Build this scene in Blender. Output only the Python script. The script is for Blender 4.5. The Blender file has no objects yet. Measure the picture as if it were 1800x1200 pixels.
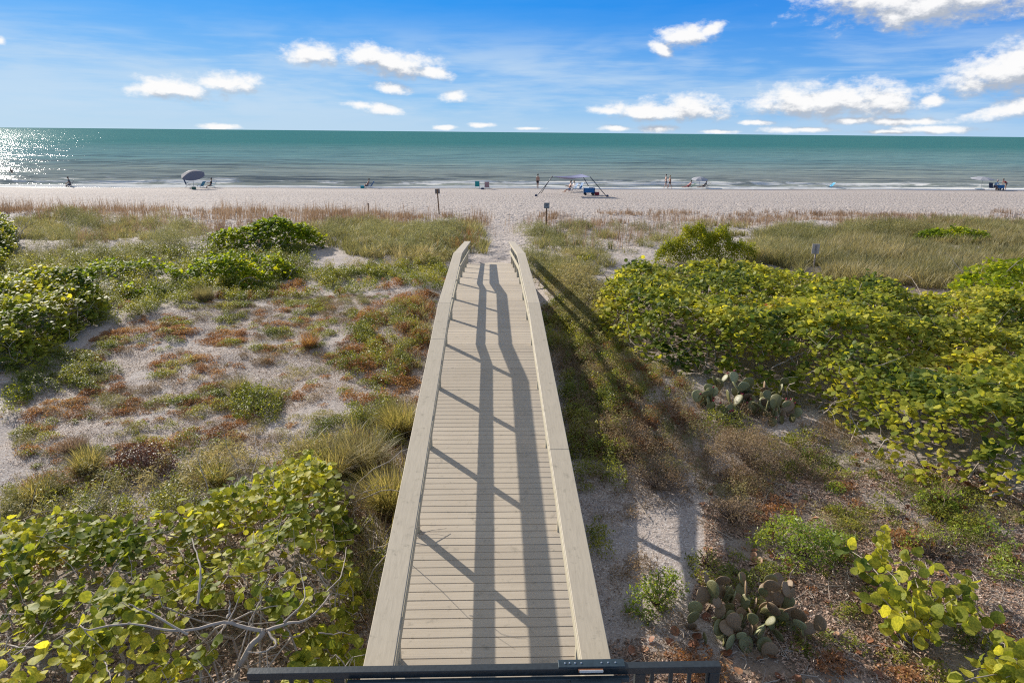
import bpy, bmesh, math, random
import numpy as np
from mathutils import Vector, Matrix
rad = math.radians
RNG = np.random.default_rng(11)
random.seed(5)
S = bpy.context.scene
COL = S.collection

# ------------------------------------------------------------------ camera
FPX, CAMH = 1200.0, 7.1
PITCH, YAW, ROLL = rad(17.03), rad(-1.92), rad(0.54)
cd = bpy.data.cameras.new('camera'); cam = bpy.data.objects.new('camera', cd); COL.objects.link(cam)
cd.sensor_width = 36; cd.lens = 24; cd.clip_start = 0.1; cd.clip_end = 60000
CM = Matrix.Rotation(YAW, 4, 'Z') @ Matrix.Rotation(math.pi/2-PITCH, 4, 'X') @ Matrix.Rotation(ROLL, 4, 'Z')
cam.matrix_world = Matrix.Translation((0.02, 0, CAMH)) @ CM
S.camera = cam
S.view_settings.view_transform = 'Standard'; S.view_settings.look = 'None'
S.view_settings.exposure = 0.62; S.view_settings.gamma = 1
S.cycles.use_denoising = False; S.cycles.filter_width = 1.15
S.cycles.max_bounces = 6; S.cycles.transmission_bounces = 4; S.cycles.diffuse_bounces = 3; S.cycles.glossy_bounces = 3
S.cycles.sample_clamp_indirect = 4
CMn = np.array(CM.to_3x3())

def ray(px, py):
    return CMn @ np.array([(px-900)/FPX, -(py-600)/FPX, -1.0])

# ------------------------------------------------------------------ numpy noise
def _h(ix, iy, s):
    n = (ix.astype(np.int64)*374761393 + iy.astype(np.int64)*668265263 + s*974634777) & 0xffffffff
    n = ((n ^ (n >> 13))*1274126177) & 0xffffffff
    n = (n ^ (n >> 16)) & 0xffffffff
    return n/4294967295.0
def vnoise(x, y, s=0):
    x = np.asarray(x, float); y = np.asarray(y, float)
    ix = np.floor(x); iy = np.floor(y); fx = x-ix; fy = y-iy
    fx = fx*fx*(3-2*fx); fy = fy*fy*(3-2*fy)
    a = _h(ix, iy, s); b = _h(ix+1, iy, s); c = _h(ix, iy+1, s); d = _h(ix+1, iy+1, s)
    return (a*(1-fx)+b*fx)*(1-fy)+(c*(1-fx)+d*fx)*fy
def fbm(x, y, s=0, o=4):
    t = 0; a = .5; n = 0
    for i in range(o):
        t = t+a*vnoise(x, y, s+i*17); n += a; x = np.asarray(x)*2.03+3.1; y = np.asarray(y)*2.03+1.7; a *= .5
    return t/n
def sstep(a, b, x):
    t = np.clip((x-a)/(b-a), 0, 1); return t*t*(3-2*t)

# ------------------------------------------------------------------ world and sun
SUN_EL, SUN_AZ = rad(24.7), rad(-41.5)         # azimuth from +Y, negative to the left
sun_dir = Vector((math.sin(SUN_AZ)*math.cos(SUN_EL), math.cos(SUN_AZ)*math.cos(SUN_EL), math.sin(SUN_EL)))
sl = bpy.data.lights.new('sun', 'SUN'); sl.energy = 4.7; sl.angle = rad(0.55); sl.color = (1.0, 0.93, 0.82)
so = bpy.data.objects.new('sun', sl); COL.objects.link(so)
so.rotation_euler = sun_dir.to_track_quat('Z', 'Y').to_euler()

W = bpy.data.worlds.new('World'); S.world = W; W.use_nodes = True; W.cycles.sampling_method = 'NONE'
wt = W.node_tree; wt.nodes.clear()
def nn(t, typ, **k):
    n = t.nodes.new(typ)
    for a, b in k.items(): setattr(n, a, b)
    return n
def mth(t, op, a, b=None, c=None, clamp=False):
    n = t.nodes.new('ShaderNodeMath'); n.operation = op; n.use_clamp = clamp
    for i, v in enumerate((a, b, c)):
        if v is None: continue
        if isinstance(v, (int, float)): n.inputs[i].default_value = v
        else: t.links.new(v, n.inputs[i])
    return n.outputs[0]
def vmth(t, op, a, b=None):
    n = t.nodes.new('ShaderNodeVectorMath'); n.operation = op
    for i, v in enumerate((a, b)):
        if v is None: continue
        if isinstance(v, tuple): n.inputs[i].default_value = v
        else: t.links.new(v, n.inputs[i])
    return n.outputs['Value'] if op == 'LENGTH' else n.outputs[0]
def mixc(t, f, a, b, bt='MIX'):
    n = t.nodes.new('ShaderNodeMix'); n.data_type = 'RGBA'; n.blend_type = bt
    for i, v in ((0, f), (6, a), (7, b)):
        if isinstance(v, (int, float)): n.inputs[i].default_value = v
        elif isinstance(v, tuple): n.inputs[i].default_value = (*v[:3], 1)
        else: t.links.new(v, n.inputs[i])
    return n.outputs[2]
def maprange(t, v, a, b, c=0., d=1., smooth=True):
    n = t.nodes.new('ShaderNodeMapRange')
    if smooth: n.interpolation_type = 'SMOOTHSTEP'
    t.links.new(v, n.inputs[0])
    for i, q in enumerate((a, b, c, d)): n.inputs[i+1].default_value = q
    return n.outputs[0]

# clouds as directions in the sky (azimuth, elevation), given by centre and half size
CLOUDS = [(545,96,46,20,0),(650,100,52,20,0),(705,114,70,22,6),(760,128,45,13,10),(262,157,34,12,0),(310,157,58,17,4),(398,147,52,17,3),
 (687,157,30,11,0),(640,186,45,9,6),(672,191,36,11,4),(795,170,23,10,0),(1205,64,50,19,-6),(1250,52,26,11,-20),(1163,88,24,12,25),
 (1650,0,175,34,-3),(1530,0,110,22,6),(1565,30,44,20,20),(1770,122,78,32,-14),(1805,105,50,36,0),
 (1400,180,72,26,0),(1480,176,110,30,0),(1555,180,60,22,4),(1640,178,20,10,0),(1215,188,64,23,0),(1140,196,80,16,0),(1070,196,50,9,4),
 (1590,214,90,8,2),(1500,212,60,9,0),(1790,190,70,13,-12),(1640,228,80,8,2),(388,223,44,7,0),(780,224,26,6,0),(850,220,32,6,0),
 (1265,232,40,5,0),(1330,216,40,6,0),(1420,228,50,6,0),(1560,232,60,5,0),(930,226,34,4,0),(1160,226,44,9,0),(1380,229,60,8,2),(1080,226,40,7,0),(0,72,10,7,0)]
KS = 10.0
def azel(px, py):
    d = ray(px, py); return math.atan2(d[0], d[1])*KS, math.asin(d[2]/np.linalg.norm(d))*KS
grp = bpy.data.node_groups.new('cloud_field', 'ShaderNodeTree')
grp.interface.new_socket('P', in_out='INPUT', socket_type='NodeSocketVector')
grp.interface.new_socket('F', in_out='OUTPUT', socket_type='NodeSocketFloat')
gi = grp.nodes.new('NodeGroupInput'); go = grp.nodes.new('NodeGroupOutput')
cur = None
for (cx, cy, hw, hh, tilt) in CLOUDS:
    k_ = 1.1 if hh > 9 else .85; hw *= k_; hh *= k_
    a, e = azel(cx, cy); s = KS/1160.0
    hw *= s; hh *= s*1.02; ct, st_ = math.cos(rad(tilt)), math.sin(rad(tilt))
    src = gi.outputs[0]
    if cur is not None:        # keeps the node evaluation sequential
        sc_ = grp.nodes.new('ShaderNodeVectorMath'); sc_.operation = 'MULTIPLY_ADD'; grp.links.new(cur, sc_.inputs[0]); sc_.inputs[1].default_value = (1e-7,)*3; grp.links.new(src, sc_.inputs[2]); src = sc_.outputs[0]
    dl = vmth(grp, 'SUBTRACT', src, (a, e, 0))
    if abs(tilt) >= 4:
        ds = [grp.nodes.new('ShaderNodeVectorMath') for _ in (0, 1)]
        for q, vv in zip(ds, ((ct/hw, -st_/hw, 0), (st_/hh, ct/hh, 0))): q.operation = 'DOT_PRODUCT'; grp.links.new(dl, q.inputs[0]); q.inputs[1].default_value = vv
        l = mth(grp, 'SQRT', mth(grp, 'MULTIPLY_ADD', ds[0].outputs['Value'], ds[0].outputs['Value'], mth(grp, 'MULTIPLY', ds[1].outputs['Value'], ds[1].outputs['Value'])))
    else:
        l = vmth(grp, 'LENGTH', vmth(grp, 'MULTIPLY', dl, (1/hw, 1/hh, 0)))
    cur = l if cur is None else mth(grp, 'MINIMUM', cur, l)
grp.links.new(mth(grp, 'SUBTRACT', 1.0, cur), go.inputs[0])
tc = nn(wt, 'ShaderNodeTexCoord'); sp = nn(wt, 'ShaderNodeSeparateXYZ'); wt.links.new(tc.outputs['Generated'], sp.inputs[0])
azn = mth(wt, 'MULTIPLY', mth(wt, 'ARCTAN2', sp.outputs[0], sp.outputs[1]), KS)
eln = mth(wt, 'MULTIPLY', mth(wt, 'ARCSINE', sp.outputs[2]), KS)
cb = nn(wt, 'ShaderNodeCombineXYZ'); wt.links.new(azn, cb.inputs[0]); wt.links.new(eln, cb.inputs[1])
Pn = cb.outputs[0]
def wnoise(vec, scale, detail, rough=.55, dist=0.0, sc=(1, 1, 1)):
    v = vmth(wt, 'MULTIPLY', vec, sc)
    n = nn(wt, 'ShaderNodeTexNoise'); n.inputs['Scale'].default_value = scale; n.inputs['Detail'].default_value = detail
    n.inputs['Roughness'].default_value = rough; n.inputs['Distortion'].default_value = dist
    wt.links.new(v, n.inputs['Vector']); return n.outputs['Fac']
def field(vec):
    gN = nn(wt, 'ShaderNodeGroup'); gN.node_tree = grp; wt.links.new(vec, gN.inputs[0])
    nz = wnoise(vec, 4.0, 6, .62, 0, (1, 1.7, 1))
    nb = wnoise(vec, 1.6, 2, .5, .0, (1, 1.5, 1))
    return mth(wt, 'ADD', gN.outputs[0], mth(wt, 'ADD', mth(wt, 'MULTIPLY', mth(wt, 'SUBTRACT', nz, .5), 1.7), mth(wt, 'MULTIPLY', mth(wt, 'SUBTRACT', nb, .5), .7)))
f0 = field(Pn)
sq_ = nn(wt, 'ShaderNodeVectorMath', operation='MULTIPLY_ADD'); wt.links.new(f0, sq_.inputs[0]); sq_.inputs[1].default_value = (1e-7,)*3; wt.links.new(Pn, sq_.inputs[2])
f1 = field(vmth(wt, 'ADD', sq_.outputs[0], (-.05, .15, 0)))
dens = maprange(wt, f0, -.05, .72)
lit = maprange(wt, mth(wt, 'SUBTRACT', f0, f1), -.36, .42, 0, 1)
skyn = nn(wt, 'ShaderNodeTexSky', sky_type='NISHITA', sun_disc=False, sun_elevation=SUN_EL, sun_rotation=SUN_AZ, altitude=10, air_density=1.0, dust_density=.35, ozone_density=2.4)
elr = mth(wt, 'DIVIDE', eln, KS); azr = mth(wt, 'DIVIDE', azn, KS)
# the photograph's sky: deep blue at the top of the view, paler low down and towards the sun; blended with the physical sky
zen = mixc(wt, maprange(wt, azr, -.75, .75), (.022, .225, .58), (.004, .145, .50))
hor = mixc(wt, maprange(wt, azr, -.75, .75), (.25, .42, .56), (.13, .32, .56))
grad = mixc(wt, maprange(wt, elr, .0, .16, 0, 1, False), hor, zen)
grad = mixc(wt, maprange(wt, elr, .30, .60), grad, (.27, .295, .335))  # unseen grey added above the view to make the ambient light less blue
SKYK = 0.003
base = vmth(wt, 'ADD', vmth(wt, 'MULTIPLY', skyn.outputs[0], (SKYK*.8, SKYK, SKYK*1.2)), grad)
# cirrus veil
veil = wnoise(Pn, .55, 4, .62, .4, (.55, 2.6, 1))
fine = wnoise(Pn, 2.2, 5, .65, .4, (.35, 3.5, 1))
band = mth(wt, 'MULTIPLY', maprange(wt, elr, .0, .03, .35, 1), maprange(wt, elr, .075, .15, 1, .06))
vmask = mth(wt, 'MULTIPLY', maprange(wt, mth(wt, 'ADD', mth(wt, 'MULTIPLY', veil, .75), mth(wt, 'MULTIPLY', fine, .3)), .40, .64, .02, .66), band)
low = maprange(wt, elr, 0, .04, .55, 0)
c1 = mixc(wt, vmask, base, (.40, .49, .58))
c2 = mixc(wt, low, c1, (.37, .46, .55))
ccol = mixc(wt, lit, (.30, .33, .38), (.65, .645, .64))
c3 = mixc(wt, mth(wt, 'MULTIPLY', dens, .97), c2, ccol)
bg = nn(wt, 'ShaderNodeBackground'); bg.inputs[1].default_value = 0.1
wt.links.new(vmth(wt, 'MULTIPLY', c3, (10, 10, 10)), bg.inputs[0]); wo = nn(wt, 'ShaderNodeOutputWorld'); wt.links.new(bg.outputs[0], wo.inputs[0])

# ------------------------------------------------------------------ object helpers
def tag(o, label=None, cat=None, group=None, kind=None):
    if label: o['label'] = label
    if cat: o['category'] = cat
    if group: o['group'] = group
    if kind: o['kind'] = kind
    return o
def empty(name, loc, rz=0., **k):
    o = bpy.data.objects.new(name, None); COL.objects.link(o); o.location = loc; o.rotation_euler = (0, 0, rz); o.empty_display_size = .2
    return tag(o, **k)
def link(name, me, m=None, parent=None, **k):
    o = bpy.data.objects.new(name, me); COL.objects.link(o)
    if m: me.materials.append(m)
    if parent: o.parent = parent
    return tag(o, **k)
def npmesh(name, V, F, tint=None, smooth=False, extra=None):
    """V (n,3), F (m,k) one face size, or list of such arrays"""
    me = bpy.data.meshes.new(name)
    Fs = F if isinstance(F, list) else [F]
    Fs = [f for f in Fs if len(f)]
    loops = np.concatenate([f.ravel() for f in Fs]).astype(np.int32)
    tot = np.concatenate([np.full(len(f), f.shape[1]) for f in Fs]).astype(np.int32)
    st = np.concatenate([[0], np.cumsum(tot)[:-1]]).astype(np.int32)
    me.vertices.add(len(V)); me.vertices.foreach_set('co', np.ascontiguousarray(V, dtype=np.float32).ravel())
    me.loops.add(len(loops)); me.loops.foreach_set('vertex_index', loops)
    me.polygons.add(len(tot)); me.polygons.foreach_set('loop_start', st)
    try: me.polygons.foreach_set('loop_total', tot)
    except Exception: pass
    if smooth: me.polygons.foreach_set('use_smooth', np.ones(len(tot), bool))
    if tint is not None:
        at = me.attributes.new('tint', 'FLOAT', 'FACE'); at.data.foreach_set('value', np.asarray(tint, np.float32))
    if extra:
        for nme, arr in extra.items():
            at = me.attributes.new(nme, 'FLOAT', 'POINT'); at.data.foreach_set('value', np.asarray(arr, np.float32))
    me.update(calc_edges=True)
    return me

# ------------------------------------------------------------------ materials
def mat(name):
    m = bpy.data.materials.new(name); m.use_nodes = True; t = m.node_tree
    b = t.nodes['Principled BSDF']; return m, t, b
def simple(name, col, rough=.6, noise=.12, scale=12., metal=0., spec=.5, bump=0.):
    m, t, b = mat(name)
    tcn = nn(t, 'ShaderNodeTexCoord'); n = nn(t, 'ShaderNodeTexNoise'); n.inputs['Scale'].default_value = scale; n.inputs['Detail'].default_value = 5
    t.links.new(tcn.outputs['Object'], n.inputs['Vector'])
    c = mixc(t, n.outputs['Fac'], tuple(x*(1-noise*2) for x in col), tuple(min(1, x*(1+noise*2)) for x in col))
    t.links.new(c, b.inputs['Base Color']); b.inputs['Roughness'].default_value = rough; b.inputs['Metallic'].default_value = metal
    b.inputs['Specular IOR Level'].default_value = spec
    if bump:
        bp = nn(t, 'ShaderNodeBump'); bp.inputs['Strength'].default_value = bump; bp.inputs['Distance'].default_value = .01
        t.links.new(n.outputs['Fac'], bp.inputs['Height']); t.links.new(bp.outputs[0], b.inputs['Normal'])
    return m
def foliage(name, stops, trans=.35, rough=.5, spec=.35, tmul=1.5, patch=0.0, bl=.55):
    m, t, b = mat(name)
    a = nn(t, 'ShaderNodeAttribute', attribute_name='tint')
    fac = a.outputs['Fac']
    if patch:
        ge = nn(t, 'ShaderNodeNewGeometry'); n = nn(t, 'ShaderNodeTexNoise'); n.inputs['Scale'].default_value = patch; n.inputs['Detail'].default_value = 3
        t.links.new(ge.outputs['Position'], n.inputs['Vector'])
        fac = mth(t, 'ADD', mth(t, 'MULTIPLY', fac, .62), mth(t, 'MULTIPLY', maprange(t, n.outputs['Fac'], .33, .67, 0, 1, False), .38), clamp=True)
    r = nn(t, 'ShaderNodeValToRGB'); t.links.new(fac, r.inputs[0]); el = r.color_ramp.elements
    while len(el) < len(stops): el.new(.5)
    for e, (p, c) in zip(el, stops): e.position = p; e.color = (*[min(.8, v*1.13) for v in c], 1)
    gq = nn(t, 'ShaderNodeNewGeometry'); nq = nn(t, 'ShaderNodeTexNoise'); nq.inputs['Scale'].default_value = 42; nq.inputs['Detail'].default_value = 3; t.links.new(gq.outputs['Position'], nq.inputs['Vector'])
    lc_ = mixc(t, maprange(t, nq.outputs['Fac'], .35, .65, 0, 1), vmth(t, 'MULTIPLY', r.outputs[0], (.74, .78, .8)), vmth(t, 'MULTIPLY', r.outputs[0], (1.22, 1.16, 1.2)))
    t.links.new(lc_, b.inputs['Base Color']); b.inputs['Roughness'].default_value = rough; b.inputs['Specular IOR Level'].default_value = spec
    tr = nn(t, 'ShaderNodeBsdfTranslucent')
    v = vmth(t, 'MULTIPLY', lc_, (tmul*1.38, tmul*1.30, tmul*bl*1.15)); t.links.new(v, tr.inputs[0])
    mx = nn(t, 'ShaderNodeMixShader'); mx.inputs[0].default_value = trans
    t.links.new(b.outputs[0], mx.inputs[1]); t.links.new(tr.outputs[0], mx.inputs[2])
    t.links.new(mx.outputs[0], t.nodes['Material Output'].inputs[0])
    return m

M = {}
# sea grape leaf stays glossy: dark green, olive, yellow-green, yellow, rust
M['grape'] = foliage('sea_grape_leaf', [(0, (.018,.040,.010)), (.22, (.060,.098,.018)), (.46, (.19,.215,.027)), (.77, (.42,.395,.05)), (.955, (.42,.34,.08)), (.975, (.34,.11,.04)), (1, (.20,.055,.025))], .44, .55, .17, 1.5, .5)
M['grape_far'] = foliage('sea_grape_leaf_bright', [(0, (.03,.065,.010)), (.4, (.12,.175,.012)), (.8, (.32,.34,.015)), (.96, (.45,.36,.02)), (1, (.30,.08,.02))], .48, .6, .15, 1.5, .4)
M['green'] = foliage('green_leaf', [(0, (.035,.055,.012)), (.4, (.125,.15,.025)), (.8, (.28,.265,.05)), (1, (.42,.34,.10))], .40, .5, .3, 1.4, .8)
M['bright'] = foliage('bright_leaf', [(0, (.07,.12,.02)), (.5, (.19,.25,.03)), (.9, (.34,.35,.05)), (1, (.48,.38,.04))], .4, .45, .4, 1.4, 1.2)
M['cedar'] = foliage('yellow_green_leaf', [(0, (.07,.10,.008)), (.5, (.20,.22,.012)), (1, (.38,.34,.02))], .42, .5, .3, 1.45, .8)
M['red'] = foliage('rusty_cover', [(0, (.10,.045,.022)), (.45, (.27,.125,.055)), (.8, (.40,.24,.11)), (1, (.38,.31,.12))], .3, .6, .25, 1.3, .8)
M['scrub'] = foliage('scrub_leaf', [(0, (.04,.042,.022)), (.35, (.14,.15,.07)), (.75, (.29,.28,.14)), (1, (.44,.39,.25))], .34, .6, .2, 1.25, .35, .7)
M['straw'] = foliage('straw_grass', [(0, (.10,.065,.042)), (.5, (.26,.175,.115)), (1, (.42,.33,.25))], .25, .6, .2, 1.1, .3, .85)
M['olive'] = foliage('olive_grass', [(0, (.06,.062,.028)), (.4, (.17,.17,.068)), (.75, (.33,.285,.135)), (1, (.46,.37,.22))], .32, .55, .25, 1.25, .22, .75)
M['tan'] = foliage('tan_grass', [(0, (.085,.09,.038)), (.4, (.20,.185,.085)), (.75, (.31,.265,.135)), (1, (.44,.36,.23))], .32, .55, .25, 1.2, .3, .75)
M['gold'] = foliage('golden_grass', [(0, (.10,.105,.04)), (.5, (.23,.205,.085)), (1, (.44,.36,.19))], .4, .5, .3, 1.3, 0)
M['grey'] = foliage('grey_brown_twig', [(0, (.09,.062,.04)), (.5, (.24,.165,.10)), (1, (.42,.33,.20))], .2, .7, .2, 1.1, .8)
M['maroon'] = foliage('maroon_leaf', [(0, (.05,.02,.018)), (1, (.13,.05,.035))], .25, .5, .3, 1.2, 0)
M['litter'] = foliage('dead_leaf', [(0, (.08,.05,.035)), (.4, (.24,.155,.105)), (.75, (.44,.31,.225)), (1, (.66,.54,.45))], .12, .6, .3, 1.1, 0)
M['deadleaf'] = foliage('rust_dead_leaf', [(0, (.16,.06,.03)), (.6, (.30,.13,.06)), (1, (.42,.25,.14))], .15, .5, .4, 1.1, 0)
M['branch'] = simple('grey_bark', (.36, .30, .245), .8, .25, 14, bump=.3)
M['stem'] = simple('brown_stem', (.16, .11, .075), .8, .2, 14)

# ------------------------------------------------------------------ terrain
GY = np.array([-30, 2, 6, 14, 20, 26, 31, 38, 46, 54, 62, 72, 85, 93.5, 97, 104, 140])
GZ = np.array([.9, .96, 1.0, 1.08, 1.2, 1.33, 1.33, 1.2, .95, .6, .32, .12, .04, .0, -.07, -.35, -2.])
def yshore(x, y): return y-.048*np.asarray(x)
def ground(x, y):
    x = np.asarray(x, float); y = np.asarray(y, float)
    z = np.interp(yshore(x, y)-0*x, GY, GZ)
    dune = sstep(66, 50, y); walk = sstep(1.2, 3.0, np.abs(x))
    z = z+dune*walk*(fbm(x*.16, y*.16, 3, 3)-.5)*.75
    z = z+dune*(fbm(x*.7, y*.7, 9, 3)-.5)*.16*(.25+.75*walk)
    hump = np.exp(-(((x-3.6)/2.0)**2+((y-23.5)/4.0)**2))*.45
    drift = sstep(30.0, 31.4, y)*sstep(34.5, 32., y)*sstep(2.6, 1.2, np.abs(x))
    return z+hump*walk+drift*(fbm(x*2.1, y*1.6, 19, 3)-.42)*.30
def G(px, py, h=0.):
    d = ray(px, py); z = 1.
    for _ in range(14):
        t = (z+h-CAMH)/d[2]; x, y = .02+d[0]*t, d[1]*t; z = z*.35+.65*float(ground(x, y))
    return np.array([x, y, z])
def poly(pts):
    return np.array([G(p[0], p[1], p[2] if len(p) > 2 else 0)[:2] for p in pts])
def inpoly(P, x, y):
    c = np.zeros(len(x), bool); n = len(P)
    for i in range(n):
        x1, y1 = P[i]; x2, y2 = P[(i+1) % n]
        if y1 == y2: continue
        k = ((y1 > y) != (y2 > y)) & (x < (x2-x1)*(y-y1)/(y2-y1)+x1)
        c ^= k
    return c
def edged(P, x, y):
    d = np.full(len(x), 1e9); n = len(P)
    for i in range(n):
        a = P[i]; b = P[(i+1) % n]; v = b-a
        t = np.clip(((x-a[0])*v[0]+(y-a[1])*v[1])/max(1e-9, v@v), 0, 1)
        d = np.minimum(d, np.hypot(x-a[0]-t*v[0], y-a[1]-t*v[1]))
    return d
def area(P):
    x, y = P[:, 0], P[:, 1]; return abs(np.dot(x, np.roll(y, 1))-np.dot(y, np.roll(x, 1)))/2
def sample(P, n):
    lo = P.min(0); hi = P.max(0); k = (hi-lo).prod()/max(area(P), 1e-6)
    m = int(n*k*1.4)+60; x = RNG.uniform(lo[0], hi[0], m); y = RNG.uniform(lo[1], hi[1], m)
    q = inpoly(P, x, y); return x[q][:n], y[q][:n]

# ground sheet: a fan of quads, fine near the camera
rows = [-40., -20., -8., -2.]
y = 1.5
while y < 150: rows.append(y); y += max(.07, y*.0052)
rows = np.array(rows); nc = 620
u = np.linspace(-1, 1, nc)
YY, UU = np.meshgrid(rows, u, indexing='ij')
XX = UU*(np.maximum(YY, 0)*1.05+16)
ZZ = ground(XX, YY)
beachm = sstep(42, 50, YY)*sstep(93, 88, yshore(XX, YY)) + sstep(31.2, 33, YY)*sstep(42, 36, YY)*sstep(6, 3.5, np.abs(XX))
fp = fbm(XX*2.4, YY*2.4, 31, 2)
foot = np.maximum(0, .5-vnoise(XX*2.1, YY*2.1, 41))*2
ZZ = ZZ+beachm*((fp-.5)*.14*sstep(88, 60, YY)+.0-foot*.08*sstep(84, 55, YY))
# sand drifted over the last deck boards
idx = np.arange(len(rows)*nc).reshape(len(rows), nc)
Q = np.stack([idx[:-1, :-1], idx[:-1, 1:], idx[1:, 1:], idx[1:, :-1]], -1).reshape(-1, 4)
LIT = [([(1260,860),(1420,790),(1800,840),(1800,1300),(1050,1300),(1090,1120),(1230,1120),(1240,960)], 1.), ([(0,900),(640,880),(640,1300),(-100,1300)], .9),
       ([(1040,560),(1120,640),(1440,720),(1560,800),(1800,860),(1800,480),(1100,470)], .8), ([(1010,720),(1150,700),(1300,780),(1260,850),(1100,830)], .3)]
litv = np.zeros(XX.size)
for pl, k in LIT:
    Pp = poly(pl); q = inpoly(Pp, XX.ravel(), YY.ravel()); dd = edged(Pp, XX.ravel()[q], YY.ravel()[q]); v = np.zeros(XX.size); v[q] = k*sstep(0, .7, dd); litv = np.maximum(litv, v)
me = npmesh('ground', np.stack([XX.ravel(), YY.ravel(), ZZ.ravel()], 1), Q, smooth=True, extra={'litter': litv})
m, t, b = mat('sand')
geo = nn(t, 'ShaderNodeNewGeometry')
def tnoise(t, vec, sc, det=4, rough=.55):
    n = nn(t, 'ShaderNodeTexNoise'); n.inputs['Scale'].default_value = sc; n.inputs['Detail'].default_value = det; n.inputs['Roughness'].default_value = rough
    t.links.new(vec, n.inputs['Vector']); return n.outputs['Fac']
pos = geo.outputs['Position']
n1 = tnoise(t, pos, .35, 5); n2 = tnoise(t, pos, 9, 6, .7); n3 = tnoise(t, pos, 28, 4, .75)
cc = mixc(t, n1, (.385, .322, .285), (.46, .395, .352))
cc = mixc(t, maprange(t, n2, .4, .7, 0, .5), cc, (.30, .265, .245))
cc = mixc(t, maprange(t, n3, .55, .63, 0, .75), cc, (.74, .72, .70))
cc = mixc(t, maprange(t, n3, .455, .37, 0, .8), cc, (.12, .10, .09))
at = nn(t, 'ShaderNodeAttribute', attribute_name='litter')
lm = mth(t, 'MULTIPLY', at.outputs['Fac'], maprange(t, mth(t, 'ADD', mth(t, 'MULTIPLY', n2, .5), mth(t, 'MULTIPLY', n1, .6)), .42, .6, .2, 1))
lc = mixc(t, n3, (.08, .055, .04), (.42, .33, .26))
cc = mixc(t, lm, cc, lc)
trk = maprange(t, tnoise(t, vmth(t, 'MULTIPLY', pos, (.015, .9, 1)), 1., 4, .6), .42, .62, 0, .22)
cc = mixc(t, trk, cc, (.27, .225, .20))
# wet sand towards the water
sx = nn(t, 'ShaderNodeSeparateXYZ'); t.links.new(pos, sx.inputs[0])
ysn = mth(t, 'SUBTRACT', sx.outputs[1], mth(t, 'MULTIPLY', sx.outputs[0], .048))
wn = mth(t, 'ADD', ysn, mth(t, 'MULTIPLY', tnoise(t, pos, .06, 3), 5))
wet = maprange(t, wn, 91.8, 94.3)
cc = mixc(t, wet, cc, (.17, .145, .125))
t.links.new(cc, b.inputs['Base Color'])
t.links.new(maprange(t, wn, 93., 94.5, .9, .25), b.inputs['Roughness'])
b.inputs['Specular IOR Level'].default_value = .3
vo = nn(t, 'ShaderNodeTexVoronoi'); vo.inputs['Scale'].default_value = 2.6; t.links.new(pos, vo.inputs['Vector'])
vo2 = nn(t, 'ShaderNodeTexVoronoi'); vo2.inputs['Scale'].default_value = 5.2; t.links.new(pos, vo2.inputs['Vector'])
fm = mth(t, 'MULTIPLY', maprange(t, sx.outputs[1], 29, 38), maprange(t, wn, 93, 84))
hh = mth(t, 'ADD', mth(t, 'MULTIPLY', mth(t, 'ADD', maprange(t, vo.outputs['Distance'], .05, .5), mth(t, 'MULTIPLY', maprange(t, vo2.outputs['Distance'], .1, .5), .5)), mth(t, 'MULTIPLY', fm, .10)),
         mth(t, 'ADD', mth(t, 'MULTIPLY', n2, .05), mth(t, 'MULTIPLY', n3, .022)))
bp = nn(t, 'ShaderNodeBump'); bp.inputs['Strength'].default_value = .8; bp.inputs['Distance'].default_value = 1.0
t.links.new(hh, bp.inputs['Height']); t.links.new(bp.outputs[0], b.inputs['Normal'])
link('ground', me, m, kind='structure')

# ------------------------------------------------------------------ sea
rows = []; y = 86.
while y < 700: rows.append(y); y += max(.16, (y-80)*.012)
while y < 40000: rows.append(y); y *= 1.12
rows = np.array(rows); nc = 700; u = np.linspace(-1, 1, nc)
YY, UU = np.meshgrid(rows, u, indexing='ij'); XX = UU*(YY*1.25+10); YS = yshore(XX, YY)
fade = sstep(92, 96, YS)*sstep(900, 250, YY)
wob = (fbm(XX*.02, YY*.015, 51, 3)-.5)*9
z = np.zeros_like(XX)
def ridge(ph): s = .5+.5*np.cos(ph); return s**5
z += ridge((YS+wob-99.0)/6.8*2*math.pi)*.5*sstep(135, 97, YS)*(.3+.9*fbm(XX*.035, YY*.03, 61, 2))
z += ridge((YS+wob*2-103)/13.*2*math.pi)*.40*1.6*sstep(98, 108, YS)*sstep(330, 130, YS)*(vnoise(XX*.018, YY*.02, 71))
z += (fbm(XX*.12, YY*.45, 81, 4)-.5)*.34
z += (fbm(XX*.5, YY*1.5, 91, 2)-.5)*.09*sstep(260, 120, YY)
z = z*fade
foamv = (ridge((YS+wob-98.3)/6.8*2*math.pi)*sstep(112, 100, YS)*sstep(.38, .62, fbm(XX*.05, YY*.08, 62, 3))).ravel()
me = npmesh('sea', np.stack([XX.ravel(), YY.ravel(), z.ravel()], 1), np.stack([(i := np.arange(len(rows)*nc).reshape(len(rows), nc))[:-1, :-1], i[:-1, 1:], i[1:, 1:], i[1:, :-1]], -1).reshape(-1, 4), smooth=True, extra={'foamv': foamv})
m, t, b = mat('sea_water')
geo = nn(t, 'ShaderNodeNewGeometry'); pos = geo.outputs['Position']
sx = nn(t, 'ShaderNodeSeparateXYZ'); t.links.new(pos, sx.inputs[0])
ysn = mth(t, 'SUBTRACT', sx.outputs[1], mth(t, 'MULTIPLY', sx.outputs[0], .048))
pst = vmth(t, 'MULTIPLY', pos, (.13, 1, 1))
pfar = vmth(t, 'MULTIPLY', pos, (.05, .25, 1))
na = tnoise(t, vmth(t, 'MULTIPLY', pos, (.012, .05, 1)), 1., 5)
deep = mixc(t, na, (.022, .120, .115), (.05, .175, .165))
mid = mixc(t, na, (.10, .20, .205), (.15, .235, .235))
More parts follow.
